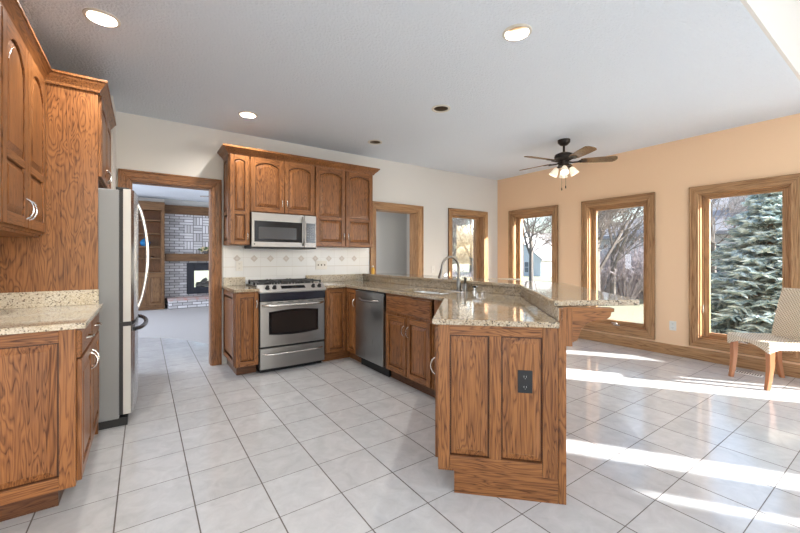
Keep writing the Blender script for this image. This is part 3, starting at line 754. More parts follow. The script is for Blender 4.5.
for bx, by in ((rx0+0.135, 4.31), (rx0+0.135, 4.55), (rx0+0.38, 4.43), (rx0+0.625, 4.31), (rx0+0.625, 4.55)):
    G().lathe([(0.045, 0.932), (0.045, 0.943), (0.03, 0.945), (0.03, 0.953), (0.005, 0.954)], (bx, by, 0)).build('burner', IRON, RG, smooth=True)
G().lathe([(0.007, 0), (0.007, 0.004)], T=frame((xc, 4.058, 0.66), (1,0,0), (0,-1,0)) @ Matrix.Rotation(0, 4, 'X')).build('badge', CHROME, od)

# corner cabinet
C2 = thing('corner_base_cabinet', 'oak corner base cabinet between range and dishwasher', 'cabinet', (2.2, 4.2, 0))
G().prism([(1.756, FY), (2.04, FY), (2.04, 3.82), (2.60, 3.82), (2.60, BW-0.01), (1.756, BW-0.01)], 0.105, 0.885).build('carcass', OAK['z'], C2)
G().prism([(1.756, FY+0.07), (2.11, FY+0.07), (2.11, 3.82), (2.60, 3.82), (2.60, BW-0.01), (1.756, BW-0.01)], 0, 0.106).build('toe_kick', OAK['x'], C2)
raised_door(C2, (1.764, FY, 0.115), (1, 0, 0), (0, -1, 0), 0.252, 0.755, st=0.042)
raised_door(C2, (2.04, FY-0.022, 0.115), (0, -1, 0), (-1, 0, 0), 0.25, 0.755, st=0.042, handle=(0.218, 0.60, True))

# dishwasher
DW = thing('dishwasher', 'stainless dishwasher with curved bar handle beside the sink cabinet', 'dishwasher', (2.3, 3.50, 0))
G().box(2.05, 3.205, 0.09, 2.58, 3.812, 0.880).build('tub', BLACKP, DW)
dd = G().box(2.012, 3.212, 0.115, 2.05, 3.806, 0.868).build('door', steel('dishwasher_steel', (0.40, 0.40, 0.40), 0.30, 'z'), DW, bevel=0.006)
G().box(2.09, 3.21, 0.0, 2.12, 3.806, 0.10).build('toe_kick', BLACKP, DW)
pts = [(2.012-0.045*(min(1, math.sin(PI*i/14)*2.2)**0.7 if 0 < i < 14 else 0), 3.70-0.40*i/14, 0.785-0.012*math.sin(PI*i/14)) for i in range(15)]
G().tube(pts, 0.013, 0, 10).build('handle', STEEL, dd, smooth=True)

# sink base
SB = thing('sink_base_cabinet', 'oak sink base cabinet with long false drawer front and two doors', 'cabinet', (2.3, 2.82, 0))
G().box(2.04, 2.44, 0.105, 2.60, 3.20, 0.70).build('carcass', OAK['z'], SB)
g = G(); g.box(2.04, 2.44, 0.70, 2.06, 3.20, 0.885); g.box(2.04, 2.44, 0.70, 2.60, 2.455, 0.885); g.box(2.04, 3.185, 0.70, 2.60, 3.20, 0.885)
g.build('upper_rail', OAK['y'], SB)
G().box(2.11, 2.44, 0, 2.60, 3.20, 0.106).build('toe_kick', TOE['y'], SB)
drawer(SB, (2.04, 3.165, 0.70), (0, -1, 0), (-1, 0, 0), 0.705, 0.160, handle=False, name='false_drawer_front')
raised_door(SB, (2.04, 3.165, 0.115), (0, -1, 0), (-1, 0, 0), 0.345, 0.555, st=0.05, handle=(0.318, 0.43, True))
raised_door(SB, (2.04, 2.805, 0.115), (0, -1, 0), (-1, 0, 0), 0.345, 0.555, st=0.05, handle=(0.028, 0.43, True))

# angled end cabinet (45 degrees)
R2 = math.sqrt(0.5)
def AB(a, b): return ((a+b)*R2, (b-a)*R2)      # a across, b deep
A0, A1, B0 = -0.150, 0.452, 1.960
EC = thing('peninsula_end_cabinet', 'angled oak cabinet closing the near end of the peninsula', 'cabinet', (*AB(0.15, 2.2), 0), -PI/4)
def poly_ab(L): return [AB(*p) for p in L]
yj = 2.435
# deep end meets the sink base
Pc = [AB(A0, B0+0.018), AB(A1, B0+0.018), (2.60, 2.60-A1/R2), (2.60, yj), (2.045, yj), (2.045, 2.045-A0/R2)]
G().prism(Pc, 0.105, 0.885).build('carcass', OAK['z'], EC)
Pt = [AB(A0+0.085, B0+0.001), AB(A1, B0+0.001), (2.60, 2.60-A1/R2), (2.60, yj), (2.11, yj), (2.11, 2.11-(A0+0.085)/R2)]
G().prism(Pt, 0.0, 0.125).build('toe_kick', OAK['x'], EC)
Ua = (R2, -R2, 0); Na = (-R2, -R2, 0)
# end panel: frame with two raised panels
O = (*AB(A0, B0+0.018), 0.125)
T = frame(O, Ua, Na); w = A1-A0+0.0; h = 0.76; t = 0.02
g = G(); st = 0.062
g.box(0, 0, 0, st, h, t, 0, T); g.box(w-0.075, 0, 0, w, h, t, 0, T); g.box(st, 0, 0, w-0.075, 0.07, t, 1, T); g.box(st, h-0.055, 0, w-0.075, h, t, 1, T)
xm = st+(w-0.075-st)/2; g.box(xm-0.03, 0.07, 0, xm+0.03, h-0.055, t, 0, T); g.box(0.004, 0.004, 0, w-0.004, h-0.004, t-0.0135, 0, T)
ep = g.build('end_panel', [OAK['z'], OAK['x']], EC, bevel=0.003)
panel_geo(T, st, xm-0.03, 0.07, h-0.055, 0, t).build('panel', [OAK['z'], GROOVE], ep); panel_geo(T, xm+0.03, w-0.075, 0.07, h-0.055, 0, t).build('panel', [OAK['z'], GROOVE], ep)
raised_door(EC, (*AB(A0, B0+0.50), 0.145), (-R2, -R2, 0), (-R2, R2, 0), 0.44, 0.715, st=0.05, handle=(0.385, 0.485, True), hlen=0.095)
# post + half wall
HW = thing('peninsula_half_wall', 'oak-faced half wall carrying the raised breakfast bar', 'half wall', (2.68, 3.3, 0))
G().prism([(2.6315, BW-0.01), (2.6315, 2.6315-0.475/R2), AB(0.475, B0+0.045), AB(0.489, B0+0.045), (2.652, 2.652-0.489/R2), (2.652, BW-0.01)], 0.0, 0.985).build('wall_core', OAK['z'], HW)
G().prism(poly_ab([(A1+0.001, B0), (0.490, B0), (0.490, B0+0.045), (A1+0.001, B0+0.045)]), 0.0, 0.985).build('post', OAK['z'], HW, bevel=0.002)
G().prism(poly_ab([(0.490, B0+0.012), (0.522, B0+0.012), (0.522, B0+0.10), (0.490, B0+0.10)]), 0.790, 0.985).build('upper_block', OAK['z'], HW, bevel=0.002)
# corbel
T = frame((*AB(0.490, B0+0.075), 0), Ua, Na)
P = [(0.03, 0.985), (0.335, 0.985), (0.335, 0.955), (0.285, 0.945), (0.275, 0.905), (0.235, 0.872), (0.165, 0.850), (0.118, 0.800), (0.095, 0.765), (0.03, 0.745)]
def smooth_poly(P, keep=3):
    Q = P[:keep]; R = P[keep:]
    for a, b, c in zip(R, R[1:], R[2:]): pass
    return P
P = [(0.0, 0.985), (0.225, 0.985), (0.225, 0.968), (0.212, 0.966)]
for i in range(7): a = i/6*PI/2; P.append((0.212-0.040*(1-math.cos(a)), 0.962-0.035*math.sin(a)))
for i in range(1, 9): a = i/8*PI/2; P.append((0.172-0.105*math.sin(a), 0.927-0.075*(1-math.cos(a))))
P += [(0.055, 0.822), (0.035, 0.812), (0.0, 0.812)]
cb = G().prism([(p[0], p[1]-0.812) for p in P], 0.0, 0.06).build('corbel', OAK['x'], struct=True, bevel=0.003)
del cb['kind']
cb.matrix_world = T @ Matrix.Translation((0, 0.812, 0))
tag(cb, 'scrolled oak corbel bracket under the near end of the bar', 'bracket')

# main countertop with sink cut-out
sx0, sx1, sy0, sy1 = 2.13, 2.475, 2.48, 3.12
ym = 2.83
outer = [(1.754, BW-0.009), (1.754, 4.035), (2.005, 4.035), (2.008, 2.008-(A0-0.03)/R2), AB(A0-0.03, B0-0.027), AB(A1, B0-0.027), (2.608, 2.608-A1/R2), (2.608, BW-0.009)]
def rr(x0, y0, x1, y1, r=0.04, n=4):
    P = []
    for cx, cy, a0 in ((x1-r, y1-r, 0), (x0+r, y1-r, PI/2), (x0+r, y0+r, PI), (x1-r, y0+r, 1.5*PI)):
        for i in range(n+1): a = a0+PI/2*i/n; P.append((cx+r*math.cos(a), cy+r*math.sin(a)))
    return P
ct = G().prism(outer, 0.885, 0.915, holes=[rr(sx0, sy0, sx1, sy1)]).build('countertop', GR_D, bevel=0.005)
tag(ct, 'gold-brown granite countertop of the peninsula with the sink cut in', 'countertop')
# splash along the bar
g = G().prism([(2.608, 4.70), (2.608, 2.608-A1/R2+0.0), AB(A1, B0), AB(A1+0.022, B0), (2.630, 2.630-(A1+0.022)/R2), (2.630, 4.70)], 0.9155, 0.985)
tag(g.build('backsplash_strip', GR_D, bevel=0.002), 'brown granite upstand running under the raised bar', 'backsplash')
tag(G().box(1.754, BW-0.031, 0.9155, 2.63, BW-0.009, 1.010).build('backsplash_strip', GR_L, bevel=0.002), 'granite upstand along the tiled wall right of the range', 'backsplash')
bar = [(2.592, BW-0.035), (2.592, 2.592-0.435/R2), AB(0.438, B0+0.030), (2.125, 0.868), (3.05, 1.86), (3.05, BW-0.035)]
tag(G().prism(bar, 0.986, 1.016).build('bar_top', GR_D, bevel=0.006), 'raised angled granite breakfast bar top', 'bar top')

# sink
SK = thing('sink', 'double-bowl stainless undermount sink', 'sink', (2.30, 2.80, 0.72))
for y0, y1 in ((sy0-0.006, ym-0.008), (ym+0.008, sy1+0.006)):
    a = rr(sx0-0.006, y0, sx1+0.006, y1, 0.05); bt = rr(sx0+0.01, y0+0.012, sx1-0.01, y1-0.012, 0.05)
    G().loops([[(p[0], p[1], 0.884) for p in a], [(p[0], p[1], 0.75) for p in bt], [(p[0]*0.9+2.30*0.1, p[1]*0.9+(y0+y1)/2*0.1, 0.735) for p in bt]], 0, False, True).build('bowl', plain('sink_steel', (0.75, 0.75, 0.74), 0.35, 0.5), SK, smooth=True)
G().box(sx0, ym-0.012, 0.80, sx1, ym+0.012, 0.882).build('divider', NICKEL, SK, bevel=0.004)
# faucet
FA = thing('faucet', 'tall brushed gooseneck faucet with pull-down head', 'faucet', (2.53, 2.64, 0.915))
G().lathe([(0.030, 0.915), (0.030, 0.925), (0.021, 0.935), (0.021, 1.02), (0.017, 1.03)], (2.53, 2.64, 0)).build('base', FAUCET, FA, smooth=True)
pts = [(2.53, 2.64, 1.02), (2.53, 2.64, 1.14)]
for i in range(13):
    a = PI*i/12*1.0; pts.append((2.53-0.108*(1-math.cos(a)), 2.64, 1.14+0.108*math.sin(a)*1.0))
pts.append((2.53-0.222, 2.64, 1.115))
G().tube(pts, 0.0125, 0, 12).build('spout', FAUCET, FA, smooth=True)
G().tube([(2.311, 2.64, 1.13), (2.305, 2.64, 1.10), (2.295, 2.64, 1.06), (2.292, 2.64, 1.045)], [0.014, 0.017, 0.022, 0.022], 0, 12).build('spray_head', FAUCET, FA, smooth=True)
g = G(); g.lathe([(0.022, 0.915), (0.022, 0.975), (0.015, 0.99)], (2.555, 2.575, 0)); g.tube([(2.555, 2.575, 0.985), (2.55, 2.57, 1.03), (2.53, 2.56, 1.055)], [0.014, 0.010, 0.008])
g.build('lever', FAUCET, FA, smooth=True)
SD = thing('soap_dispenser', 'short black and steel soap dispenser beside the faucet', 'dispenser', (2.575, 2.47, 0.915))
G().lathe([(0.020, 0.915), (0.020, 0.93), (0.014, 0.935), (0.014, 0.955)], (2.575, 2.47, 0)).build('collar', CHROME, SD, smooth=True)
g = G(); g.lathe([(0.013, 0.955), (0.015, 0.972), (0.010, 0.976)], (2.575, 2.47, 0)); g.tube([(2.575, 2.47, 0.968), (2.54, 2.465, 0.966)], 0.006); g.build('pump', BLACKP, SD, smooth=True)

# yellow bottle on the bar
YB = thing('soap_bottle', 'small yellow bottle on the bar end beside the hall doorway', 'bottle', (2.655, 4.50, 1.016))
G().lathe([(0.022, 1.016), (0.024, 1.03), (0.024, 1.085), (0.012, 1.10), (0.010, 1.112)], (2.655, 4.50, 0), n=16).build('body', SOAP, YB, smooth=True)
G().lathe([(0.012, 1.112), (0.012, 1.128), (0.004, 1.132)], (2.655, 4.50, 0), n=12).build('cap', WHITEP, YB, smooth=True)

# ------------------------------------------------------------------ wall cabinets over the range
UY = 4.41
def upper(x0, x1, z0, label, z1=2.40):
    r = thing('upper_cabinet', label, 'cabinet', ((x0+x1)/2, (UY+BW)/2, z0))
    G().box(x0, UY, z0, x1, BW-0.009, z1).build('carcass', OAK['z'], r, bevel=0.002); return r
u1 = upper(0.768, 0.985, 1.385, 'narrow oak wall cabinet left of the microwave')
raised_door(u1, (0.776, UY, 1.39), (1, 0, 0), (0, -1, 0), 0.200, 0.995, arch=0.02, splits=(0.355,), st=0.045, handle=(0.180, 0.09, True))
raised_door(u1, (0.768, BW-0.02, 1.39), (0, -1, 0), (-1, 0, 0), 0.285, 0.995, arch=0.02, splits=(0.355,), st=0.045, t=0.008, name='end_panel')
u2 = upper(0.987, 1.757, 1.765, 'oak wall cabinet with two arched doors above the microwave')
raised_door(u2, (0.992, UY, 1.772), (1, 0, 0), (0, -1, 0), 0.375, 0.615, arch=0.045, st=0.052, handle=(0.350, 0.11, True))
raised_door(u2, (1.374, UY, 1.772), (1, 0, 0), (0, -1, 0), 0.375, 0.615, arch=0.045, st=0.052, handle=(0.025, 0.11, True))
u3 = upper(1.759, 2.600, 1.385, 'tall oak wall cabinet with two arched doors right of the microwave')
raised_door(u3, (1.766, UY, 1.39), (1, 0, 0), (0, -1, 0), 0.405, 0.995, arch=0.045, splits=(0.355,), st=0.052, handle=(0.380, 0.13, True))
raised_door(u3, (2.182, UY, 1.39), (1, 0, 0), (0, -1, 0), 0.405, 0.995, arch=0.045, splits=(0.355,), st=0.052, handle=(0.025, 0.13, True))
sweep_crown([(0.768, BW-0.01), (0.768, UY-0.004), (2.600, UY-0.004), (2.600, BW-0.01)][::-1][::-1], 2.385, 'crown_molding', 'oak crown molding on the wall cabinets over the range')

# microwave
MW = thing('microwave', 'stainless over-the-range microwave with curved handle', 'microwave', (1.372, 4.5, 1.355))
mx0, mx1, mz0, mz1, my = 0.990, 1.752, 1.362, 1.760, 4.345
G().box(mx0, my+0.02, mz0, mx1, BW-0.01, mz1).build('case', BLACKP, MW)
G().box(mx0-0.004, my+0.01, mz0-0.012, mx1+0.004, BW-0.06, mz0).build('base_plate', BLACKP, MW)
md = G().box(mx0, my, mz0+0.004, 1.598, my+0.02, mz1-0.004).build('door', STEEL, MW, bevel=0.004)
G().box(mx0+0.030, my-0.003, mz0+0.062, 1.570, my, mz1-0.098).build('window', BLACKG, md, bevel=0.001)
G().box(mx0+0.075, my-0.0045, mz0+0.095, 1.50, my-0.003, mz1-0.165).build('window_mesh', plain('smoked_mesh', (0.05, 0.05, 0.055), 0.2), md)
G().box(1.602, my, mz0+0.004, mx1, my+0.02, mz1-0.004).build('control_panel', STEEL, MW, bevel=0.004)
G().box(1.625, my-0.003, mz0+0.062, 1.738, my, mz1-0.098).build('keypad', BLACKG, MW)
for r_ in range(5):
    for c_ in range(3): G().box(1.637+c_*0.032, my-0.004, mz0+0.105+r_*0.032, 1.655+c_*0.032, my-0.003, mz0+0.115+r_*0.032).build('key', plain('key_print', (0.25, 0.25, 0.26), 0.5) if (r_, c_) == (0, 0) else bpy.data.materials['key_print'], MW)
pts = [(1.585, my-0.048*(min(1, math.sin(PI*i/12)*1.8)**0.7 if 0 < i < 12 else 0), mz0+0.03+(mz1-mz0-0.06)*i/12) for i in range(13)]
G().tube(pts, 0.012, 0, 10).build('handle', STEEL, md, smooth=True)
G().lathe([(0.008, 0), (0.008, 0.002)], T=frame((mx0+0.03, my-0.0, mz0+0.035), (1,0,0), (0,-1,0))).build('badge', BLACKP, md)

# ------------------------------------------------------------------ outlets and switches
def outlet(label, T, body=WHITEP, w=0.075, h=0.118, kind='outlet', n=1, name='outlet'):
    o = thing(name, label, name.replace('_', ' '), T.to_translation())
    g = G(); g.box(-w/2, -h/2, 0, w/2, h/2, 0.006, 0, T); g.build('cover_plate', body, o, bevel=0.002)
    for k in range(n):
        cx = (k-(n-1)/2)*0.046
        if kind == 'outlet':
            for cy in (-0.026, 0.026):
                g = G(); g.lathe([(0.016, 0.006), (0.016, 0.0075)], (cx, cy, 0), 0, 16, T); g.build('socket', body, o)
                g = G()
                for dx in (-0.006, 0.006): g.box(cx+dx-0.0012, cy-0.004, 0.0075, cx+dx+0.0012, cy+0.006, 0.008, 0, T)
                g.box(cx-0.002, cy-0.011, 0.0075, cx+0.002, cy-0.008, 0.008, 0, T)
                g.build('slot', SLOT if body is WHITEP else plain('slot_grey', (0.3, 0.3, 0.3), 0.4), o)
        else:
            g = G(); g.box(cx-0.005, -0.010, 0.006, cx+0.005, 0.012, 0.014, 0, T); g.build('toggle', SLOT if n > 1 else body, o)
    return o
outlet('white outlet on the tiles left of the range', frame((0.935, BW-0.008, 1.143), (1,0,0), (0,-1,0)))
outlet('white triple switch plate on the tiles right of the range', frame((1.975, BW-0.008, 1.145), (1,0,0), (0,-1,0)), w=0.165, kind='switch', n=3, name='switch_plate')
outlet('white switch plate on the cream wall between hall doorway and window', frame((3.95, BW, 1.05), (1,0,0), (0,-1,0)), kind='switch', name='switch_plate')
outlet('white outlet low on the apricot wall between two windows', frame((RX, 1.885, 0.375), (0,-1,0), (-1,0,0)))
outlet('black outlet on the angled end of the peninsula', frame((*AB(0.292, B0+0.0015), 0.605), Ua, Na), body=BLACKP, w=0.072, h=0.115)
FV = thing('floor_vent', 'white slotted floor vent below the window behind the wicker chair', 'vent', (5.30, 1.13, 0.0))
G().box(5.25, 1.0, 0.0, 5.34, 1.27, 0.006).build('plate', WHITEP, FV, bevel=0.002)
for k in range(12): G().box(5.262, 1.015+k*0.0205, 0.006, 5.328, 1.025+k*0.0205, 0.0066).build('slot', SLOT, FV)

# ------------------------------------------------------------------ recessed lights
labs = ['lit recessed light nearest the left cabinets', 'lit recessed light near the top centre above the peninsula end',
        'lit recessed light above the range wall doorway side', 'dark unlit recessed light above the sink', 'dark unlit recessed light above the cabinets by the hall']
for (x, y, lit), lb in zip(CANS, labs):
    c = thing('recessed_light', lb, 'light', (x, y, CH-0.006), 0, 'recessed ceiling lights')
    G().lathe([(0.094, CH), (0.093, CH-0.006), (0.075, CH-0.008), (0.070, CH-0.002), (0.070, CH)], (x, y, 0), n=28, cap=False).build('trim_ring', WHITET, c, smooth=True)
    G().lathe([(0.0705, CH-0.002), (0.066, CH+0.06), (0.055, CH+0.13), (0.003, CH+0.14)], (x, y, 0), n=28, cap=False).build('baffle', WHITET if x < 0 else CANIN, c, smooth=True)
    if lit: add_light('can_lamp', 'SPOT', (x, y, CH+0.045), 34, (1.0, 0.95, 0.88), (0, 0, -1), spot_size=math.radians(165), spot_blend=0.6, shadow_soft_size=0.03)
    G().lathe([(0.020, CH+0.075), (0.038, CH+0.085), (0.040, CH+0.10), (0.02, CH+0.13), (0.012, CH+0.137)], (x, y, 0), n=20).build('bulb', BULB if lit else BULBOFF, c, smooth=True)

# ------------------------------------------------------------------ ceiling fan
def make_fan(x, y, zc, label, th0=24):
    F = thing('ceiling_fan', label, 'fan', (x, y, zc-0.46))
    G().lathe([(0.020, zc-0.075), (0.045, zc-0.065), (0.072, zc-0.035), (0.075, zc)], (x, y, 0), n=24).build('canopy', BRONZE, F, smooth=True)
    G().lathe([(0.013, zc-0.17), (0.013, zc-0.06)], (x, y, 0), n=12).build('downrod', BRONZE, F, smooth=True)
    G().lathe([(0.03, zc-0.155), (0.065, zc-0.165), (0.108, zc-0.185), (0.115, zc-0.215), (0.112, zc-0.235), (0.085, zc-0.255), (0.060, zc-0.27), (0.055, zc-0.30), (0.07, zc-0.31), (0.07, zc-0.33), (0.03, zc-0.345)], (x, y, 0), n=28).build('motor_housing', BRONZE, F, smooth=True)
    zb = zc-0.275
    for k in range(5):
        a = math.radians(th0+72*k)
        T = Matrix.Translation((x, y, zb)) @ Matrix.Rotation(a, 4, 'Z') @ Matrix.Rotation(math.radians(-13), 4, 'X')
        P = [(0.19, -0.045), (0.24, -0.058), (0.42, -0.068), (0.57, -0.070), (0.600, -0.045), (0.610, 0.0), (0.600, 0.045), (0.57, 0.070), (0.42, 0.068), (0.24, 0.058), (0.19, 0.045)]
        bl = G().prism(P, 0, 0.007, 0, T).build('blade', BLADE, F)
        g = G(); T2 = Matrix.Translation((x, y, zb)) @ Matrix.Rotation(a, 4, 'Z')
        g.tube([(0.05, 0, -0.005), (0.10, 0, -0.012), (0.15, 0, -0.010), (0.20, 0, -0.006)], [0.012, 0.010, 0.010, 0.012], 0, 8, T2)
        g.prism([(0.17, -0.02), (0.20, -0.04), (0.255, -0.035), (0.275, 0), (0.255, 0.035), (0.20, 0.04), (0.17, 0.02)], -0.006, 0.0, 0, T)
        g.build('blade_iron', BRONZE, F)
    for k in range(4):
        a = math.radians(35+90*k); dx, dy = math.cos(a), math.sin(a)
        G().tube([(x+dx*0.03, y+dy*0.03, zc-0.335), (x+dx*0.07, y+dy*0.07, zc-0.340), (x+dx*0.085, y+dy*0.085, zc-0.362)], 0.012).build('light_arm', BRONZE, F, smooth=True)
        ax = Vector((dx*0.55, dy*0.55, -1)).normalized()
        T = Matrix.Translation((x+dx*0.080, y+dy*0.080, zc-0.352)) @ ax.to_track_quat('Z', 'Y').to_matrix().to_4x4()
        sh = G().lathe([(0.020, 0.0), (0.030, 0.015), (0.040, 0.045), (0.050, 0.085), (0.054, 0.100), (0.050, 0.100), (0.046, 0.083), (0.036, 0.045), (0.018, 0.010)], T=T, n=20, cap=False).build('lamp_shade', SHADE, F, smooth=True)
        G().lathe([(0.010, 0.015), (0.024, 0.045), (0.024, 0.060), (0.008, 0.075)], T=T, n=14).build('bulb', BULB, F, smooth=True)
    for dx, dz in ((-0.028, 0.60), (0.022, 0.575)):
        cx, cy = x+dx*0.82, y-dx*0.57
        g = G(); g.tube([(cx, cy, zc-0.34), (cx, cy, zc-dz)], 0.0015, 0, 5); g.tube([(cx, cy, zc-dz-0.035), (cx, cy, zc-dz-0.015), (cx, cy, zc-dz)], [0.006, 0.007, 0.003], 0, 8)
        g.build('pull_chain', BRONZE, F)
    return F
make_fan(4.36, 2.65, CH, 'bronze ceiling fan with five wood blades and glowing glass shades')
make_fan(1.45, 7.9, CH, 'ceiling fan of the living room glimpsed through the left doorway', 10)

# ------------------------------------------------------------------ wicker chairs
def make_chair(label, loc, ang):
    c = thing('wicker_chair', label, 'chair', loc, ang, 'wicker dining chairs')
    # local: front is +x, width along y; origin under seat centre
    g = G(); n = 12; hw = 0.235
    Ls = []
    for i in range(n+1):
        y = -hw+2*hw*i/n; s = (2*i/n-1); apr = 0.345+0.060*(1-s*s)
        top = 0.455-0.018*(1-s*s)
        Ls.append([(-0.235, y, apr+0.03), (-0.235, y, top-0.01), (-0.12, y, top-0.012), (0.05, y, top-0.008), (0.20, y, top+0.006), (0.245, y, top-0.004), (0.258, y, top-0.03), (0.255, y, apr), (0.235, y, apr), (0.22, y, apr+0.035)])
    g.loops(Ls); seat = g.build('seat', WICKER, c, smooth=True, local=True)
    # side aprons arched
    g = G()
    for sy in (-1, 1):
        P = [(-0.235, 0.45), (0.25, 0.45)]
        for i in range(11): t = i/10; P.append((0.25-0.485*t, 0.345+0.060*(1-(2*t-1)**2)))
        g.prism(P, 0, 0.025, 0, Matrix(((1,0,0,0),(0,0,1,(hw-0.022) if sy > 0 else -hw-0.003),(0,1,0,0),(0,0,0,1))))
    g.build('side_apron', WICKER, seat, local=True)
    g = G(); Ls = []
    for i in range(11):
        t = i/10; z = 0.40+0.53*t; xo = -0.205-0.10*t**1.4; w_ = 0.235-0.012*t; th = 0.035
        Lp = []
        for j in range(9):
            u = -1+2*j/8; Lp.append((xo+0.018*u*u-th/2+(-0.012 if t > 0.95 else 0)*0, u*w_, z))
        for j in range(9):
            u = 1-2*j/8; Lp.append((xo+0.018*u*u+th/2, u*w_, z))
        Ls.append(Lp)
    g.loops(Ls); g.build('backrest', WICKER, c, smooth=False, local=True, bevel=0.008)
    for sx, sy in ((1, 1), (1, -1), (-1, 1), (-1, -1)):
        x = 0.215*sx; y = 0.205*sy; k = 1.0 if sx > 0 else -1.0
        Ls = []
        for z, off, s_ in ((0.0, 0.028, 0.017), (0.10, 0.012, 0.019), (0.22, 0.0, 0.022), (0.39, 0.0, 0.026)):
            xx = x+off*k*(1 if sx > 0 else 1.4)
            Ls.append([(xx-s_, y-s_, z), (xx+s_, y-s_, z), (xx+s_, y+s_, z), (xx-s_, y+s_, z)])
        G().loops(Ls).build('leg', LEGW, c, bevel=0.004, local=True)
    return c
ang = math.atan2(0.63, -0.78)
make_chair('woven wicker chair with cherry legs in sunlight at the right edge', (5.105, 0.885, 0), ang)
c2 = copy_tree(bpy.data.objects['wicker_chair'])
c2.location = (4.70, 3.95, 0); c2.rotation_euler = (0, 0, math.radians(55)); c2['label'] = 'woven wicker chair mostly hidden behind the bar by the corner windows'

# ------------------------------------------------------------------ living room furniture
BK = thing('bookcase', 'tall brown built-in bookcase seen through the left doorway', 'bookcase', (0.14, 10.8, 0))
bx0, bx1, by0, by1 = -0.62, 0.41, 10.62, 10.99
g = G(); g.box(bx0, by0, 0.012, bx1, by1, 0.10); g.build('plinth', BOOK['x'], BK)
G().box(bx0, by0+0.30, 0.9, bx1, by1, 2.45).build('back_board', TOE['z'], BK)  # shade of the shelf recess put into a darker board colour
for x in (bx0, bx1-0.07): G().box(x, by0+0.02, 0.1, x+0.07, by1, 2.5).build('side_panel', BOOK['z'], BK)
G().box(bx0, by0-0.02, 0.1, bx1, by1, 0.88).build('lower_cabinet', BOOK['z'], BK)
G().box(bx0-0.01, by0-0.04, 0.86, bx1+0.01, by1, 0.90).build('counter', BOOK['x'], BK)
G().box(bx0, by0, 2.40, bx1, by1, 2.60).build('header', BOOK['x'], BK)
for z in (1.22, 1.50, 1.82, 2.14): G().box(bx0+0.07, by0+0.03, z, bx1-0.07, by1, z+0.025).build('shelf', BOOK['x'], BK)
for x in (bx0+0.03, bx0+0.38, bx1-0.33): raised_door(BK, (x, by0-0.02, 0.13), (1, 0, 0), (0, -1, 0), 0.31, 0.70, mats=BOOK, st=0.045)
V = G().lathe([(0.05, 0), (0.09, 0.03), (0.11, 0.10), (0.07, 0.16), (0.02, 0.20)], (0.02, 10.78, 1.525)).build('vase', BLUEC, smooth=True)
tag(V, 'blue vase on the middle shelf of the far bookcase', 'vase')
for k, (x, hh) in enumerate(((-0.12, 0.07), (0.06, 0.09), (0.17, 0.05))):
    tag(G().lathe([(0.035, 0), (0.045, hh*0.5), (0.02, hh)], (x, 10.78, 1.245), n=14).build('ornament', NICKEL, smooth=True),
        ['small metal ornament at left on the low shelf of the far bookcase', 'tallest small metal ornament on the low shelf of the far bookcase', 'small metal ornament at right on the low shelf of the far bookcase'][k], 'ornament', 'bookcase ornaments')
tag(G().box(0.43, 10.74, 1.17, 2.09, 10.95, 1.36).build('mantel_shelf', BOOK['x'], bevel=0.01), 'thick brown mantel beam across the whitewashed brick', 'mantel')
G().box(0.42, 10.86, 2.36, 2.1, 10.96, 2.58).build('trim_4', BOOK['x'], struct=True)
HE = thing('hearth', 'low brick hearth in front of the fireplace', 'hearth', (1.2, 10.7, 0.012))
G().prism([(0.44, 10.94), (0.50, 10.50), (2.09, 10.62), (2.09, 10.94)], 0.012, 0.20).build('brick_base', BRICK, HE)
HRED = noisecol('red_brick_top', (0.45, 0.40, 0.40), (0.50, 0.28, 0.24), 12)
G().prism([(0.43, 10.945), (0.485, 10.485), (2.09, 10.60), (2.09, 10.945)], 0.20, 0.26).build('brick_cap', HRED, HE)
FP = thing('fireplace_insert', 'black-framed see-through fireplace with logs', 'fireplace', (1.4, 11.0, 0.28))
g = G(); x0, x1, z0, z1, y0, y1 = 0.90, 1.92, 0.32, 1.12, 10.90, 10.96
g.box(x0, y0, z0, x0+0.17, y1, z1); g.box(x1-0.17, y0, z0, x1, y1, z1); g.box(x0+0.17, y0, z0, x1-0.17, y1, z0+0.17); g.box(x0+0.17, y0, z1-0.2, x1-0.17, y1, z1)
g.build('surround', NAVY, FP, bevel=0.01)
g = G(); g.box(x0+0.15, 10.96, z0+0.12, x0+0.17, 11.25, z1-0.18); g.box(x1-0.17, 10.96, z0+0.12, x1-0.15, 11.25, z1-0.18); g.box(x0+0.15, 10.96, z0+0.12, x1-0.15, 11.25, z0+0.15); g.box(x0+0.15, 10.96, z1-0.2, x1-0.15, 11.25, z1-0.18)
g.build('firebox', BLACKP, FP)
for k, (xa_, za_, xb_, zb_, yy) in enumerate(((1.12, 0.52, 1.62, 0.53, 11.05), (1.14, 0.56, 1.55, 0.60, 11.12), (1.25, 0.58, 1.38, 0.70, 11.08), (1.60, 0.56, 1.50, 0.69, 11.08))):
    G().tube([(xa_, yy, za_), ((xa_+xb_)/2, yy+0.02, (za_+zb_)/2+0.01), (xb_, yy, zb_)], [0.045, 0.05, 0.04], 0, 8).build('log', BARK, FP, smooth=True)
G().box(x0+0.17, 10.95, z0+0.17, x1-0.17, 10.954, z1-0.2).build('glass', GLASS, FP)
FL = thing('floral_arrangement', 'low cream flower arrangement on the mantel', 'flowers', (1.34, 10.84, 1.36))
G().lathe([(0.05, 1.36), (0.08, 1.40), (0.07, 1.43)], (1.34, 10.84, 0), n=14).build('pot', BARK, FL)
g = G()
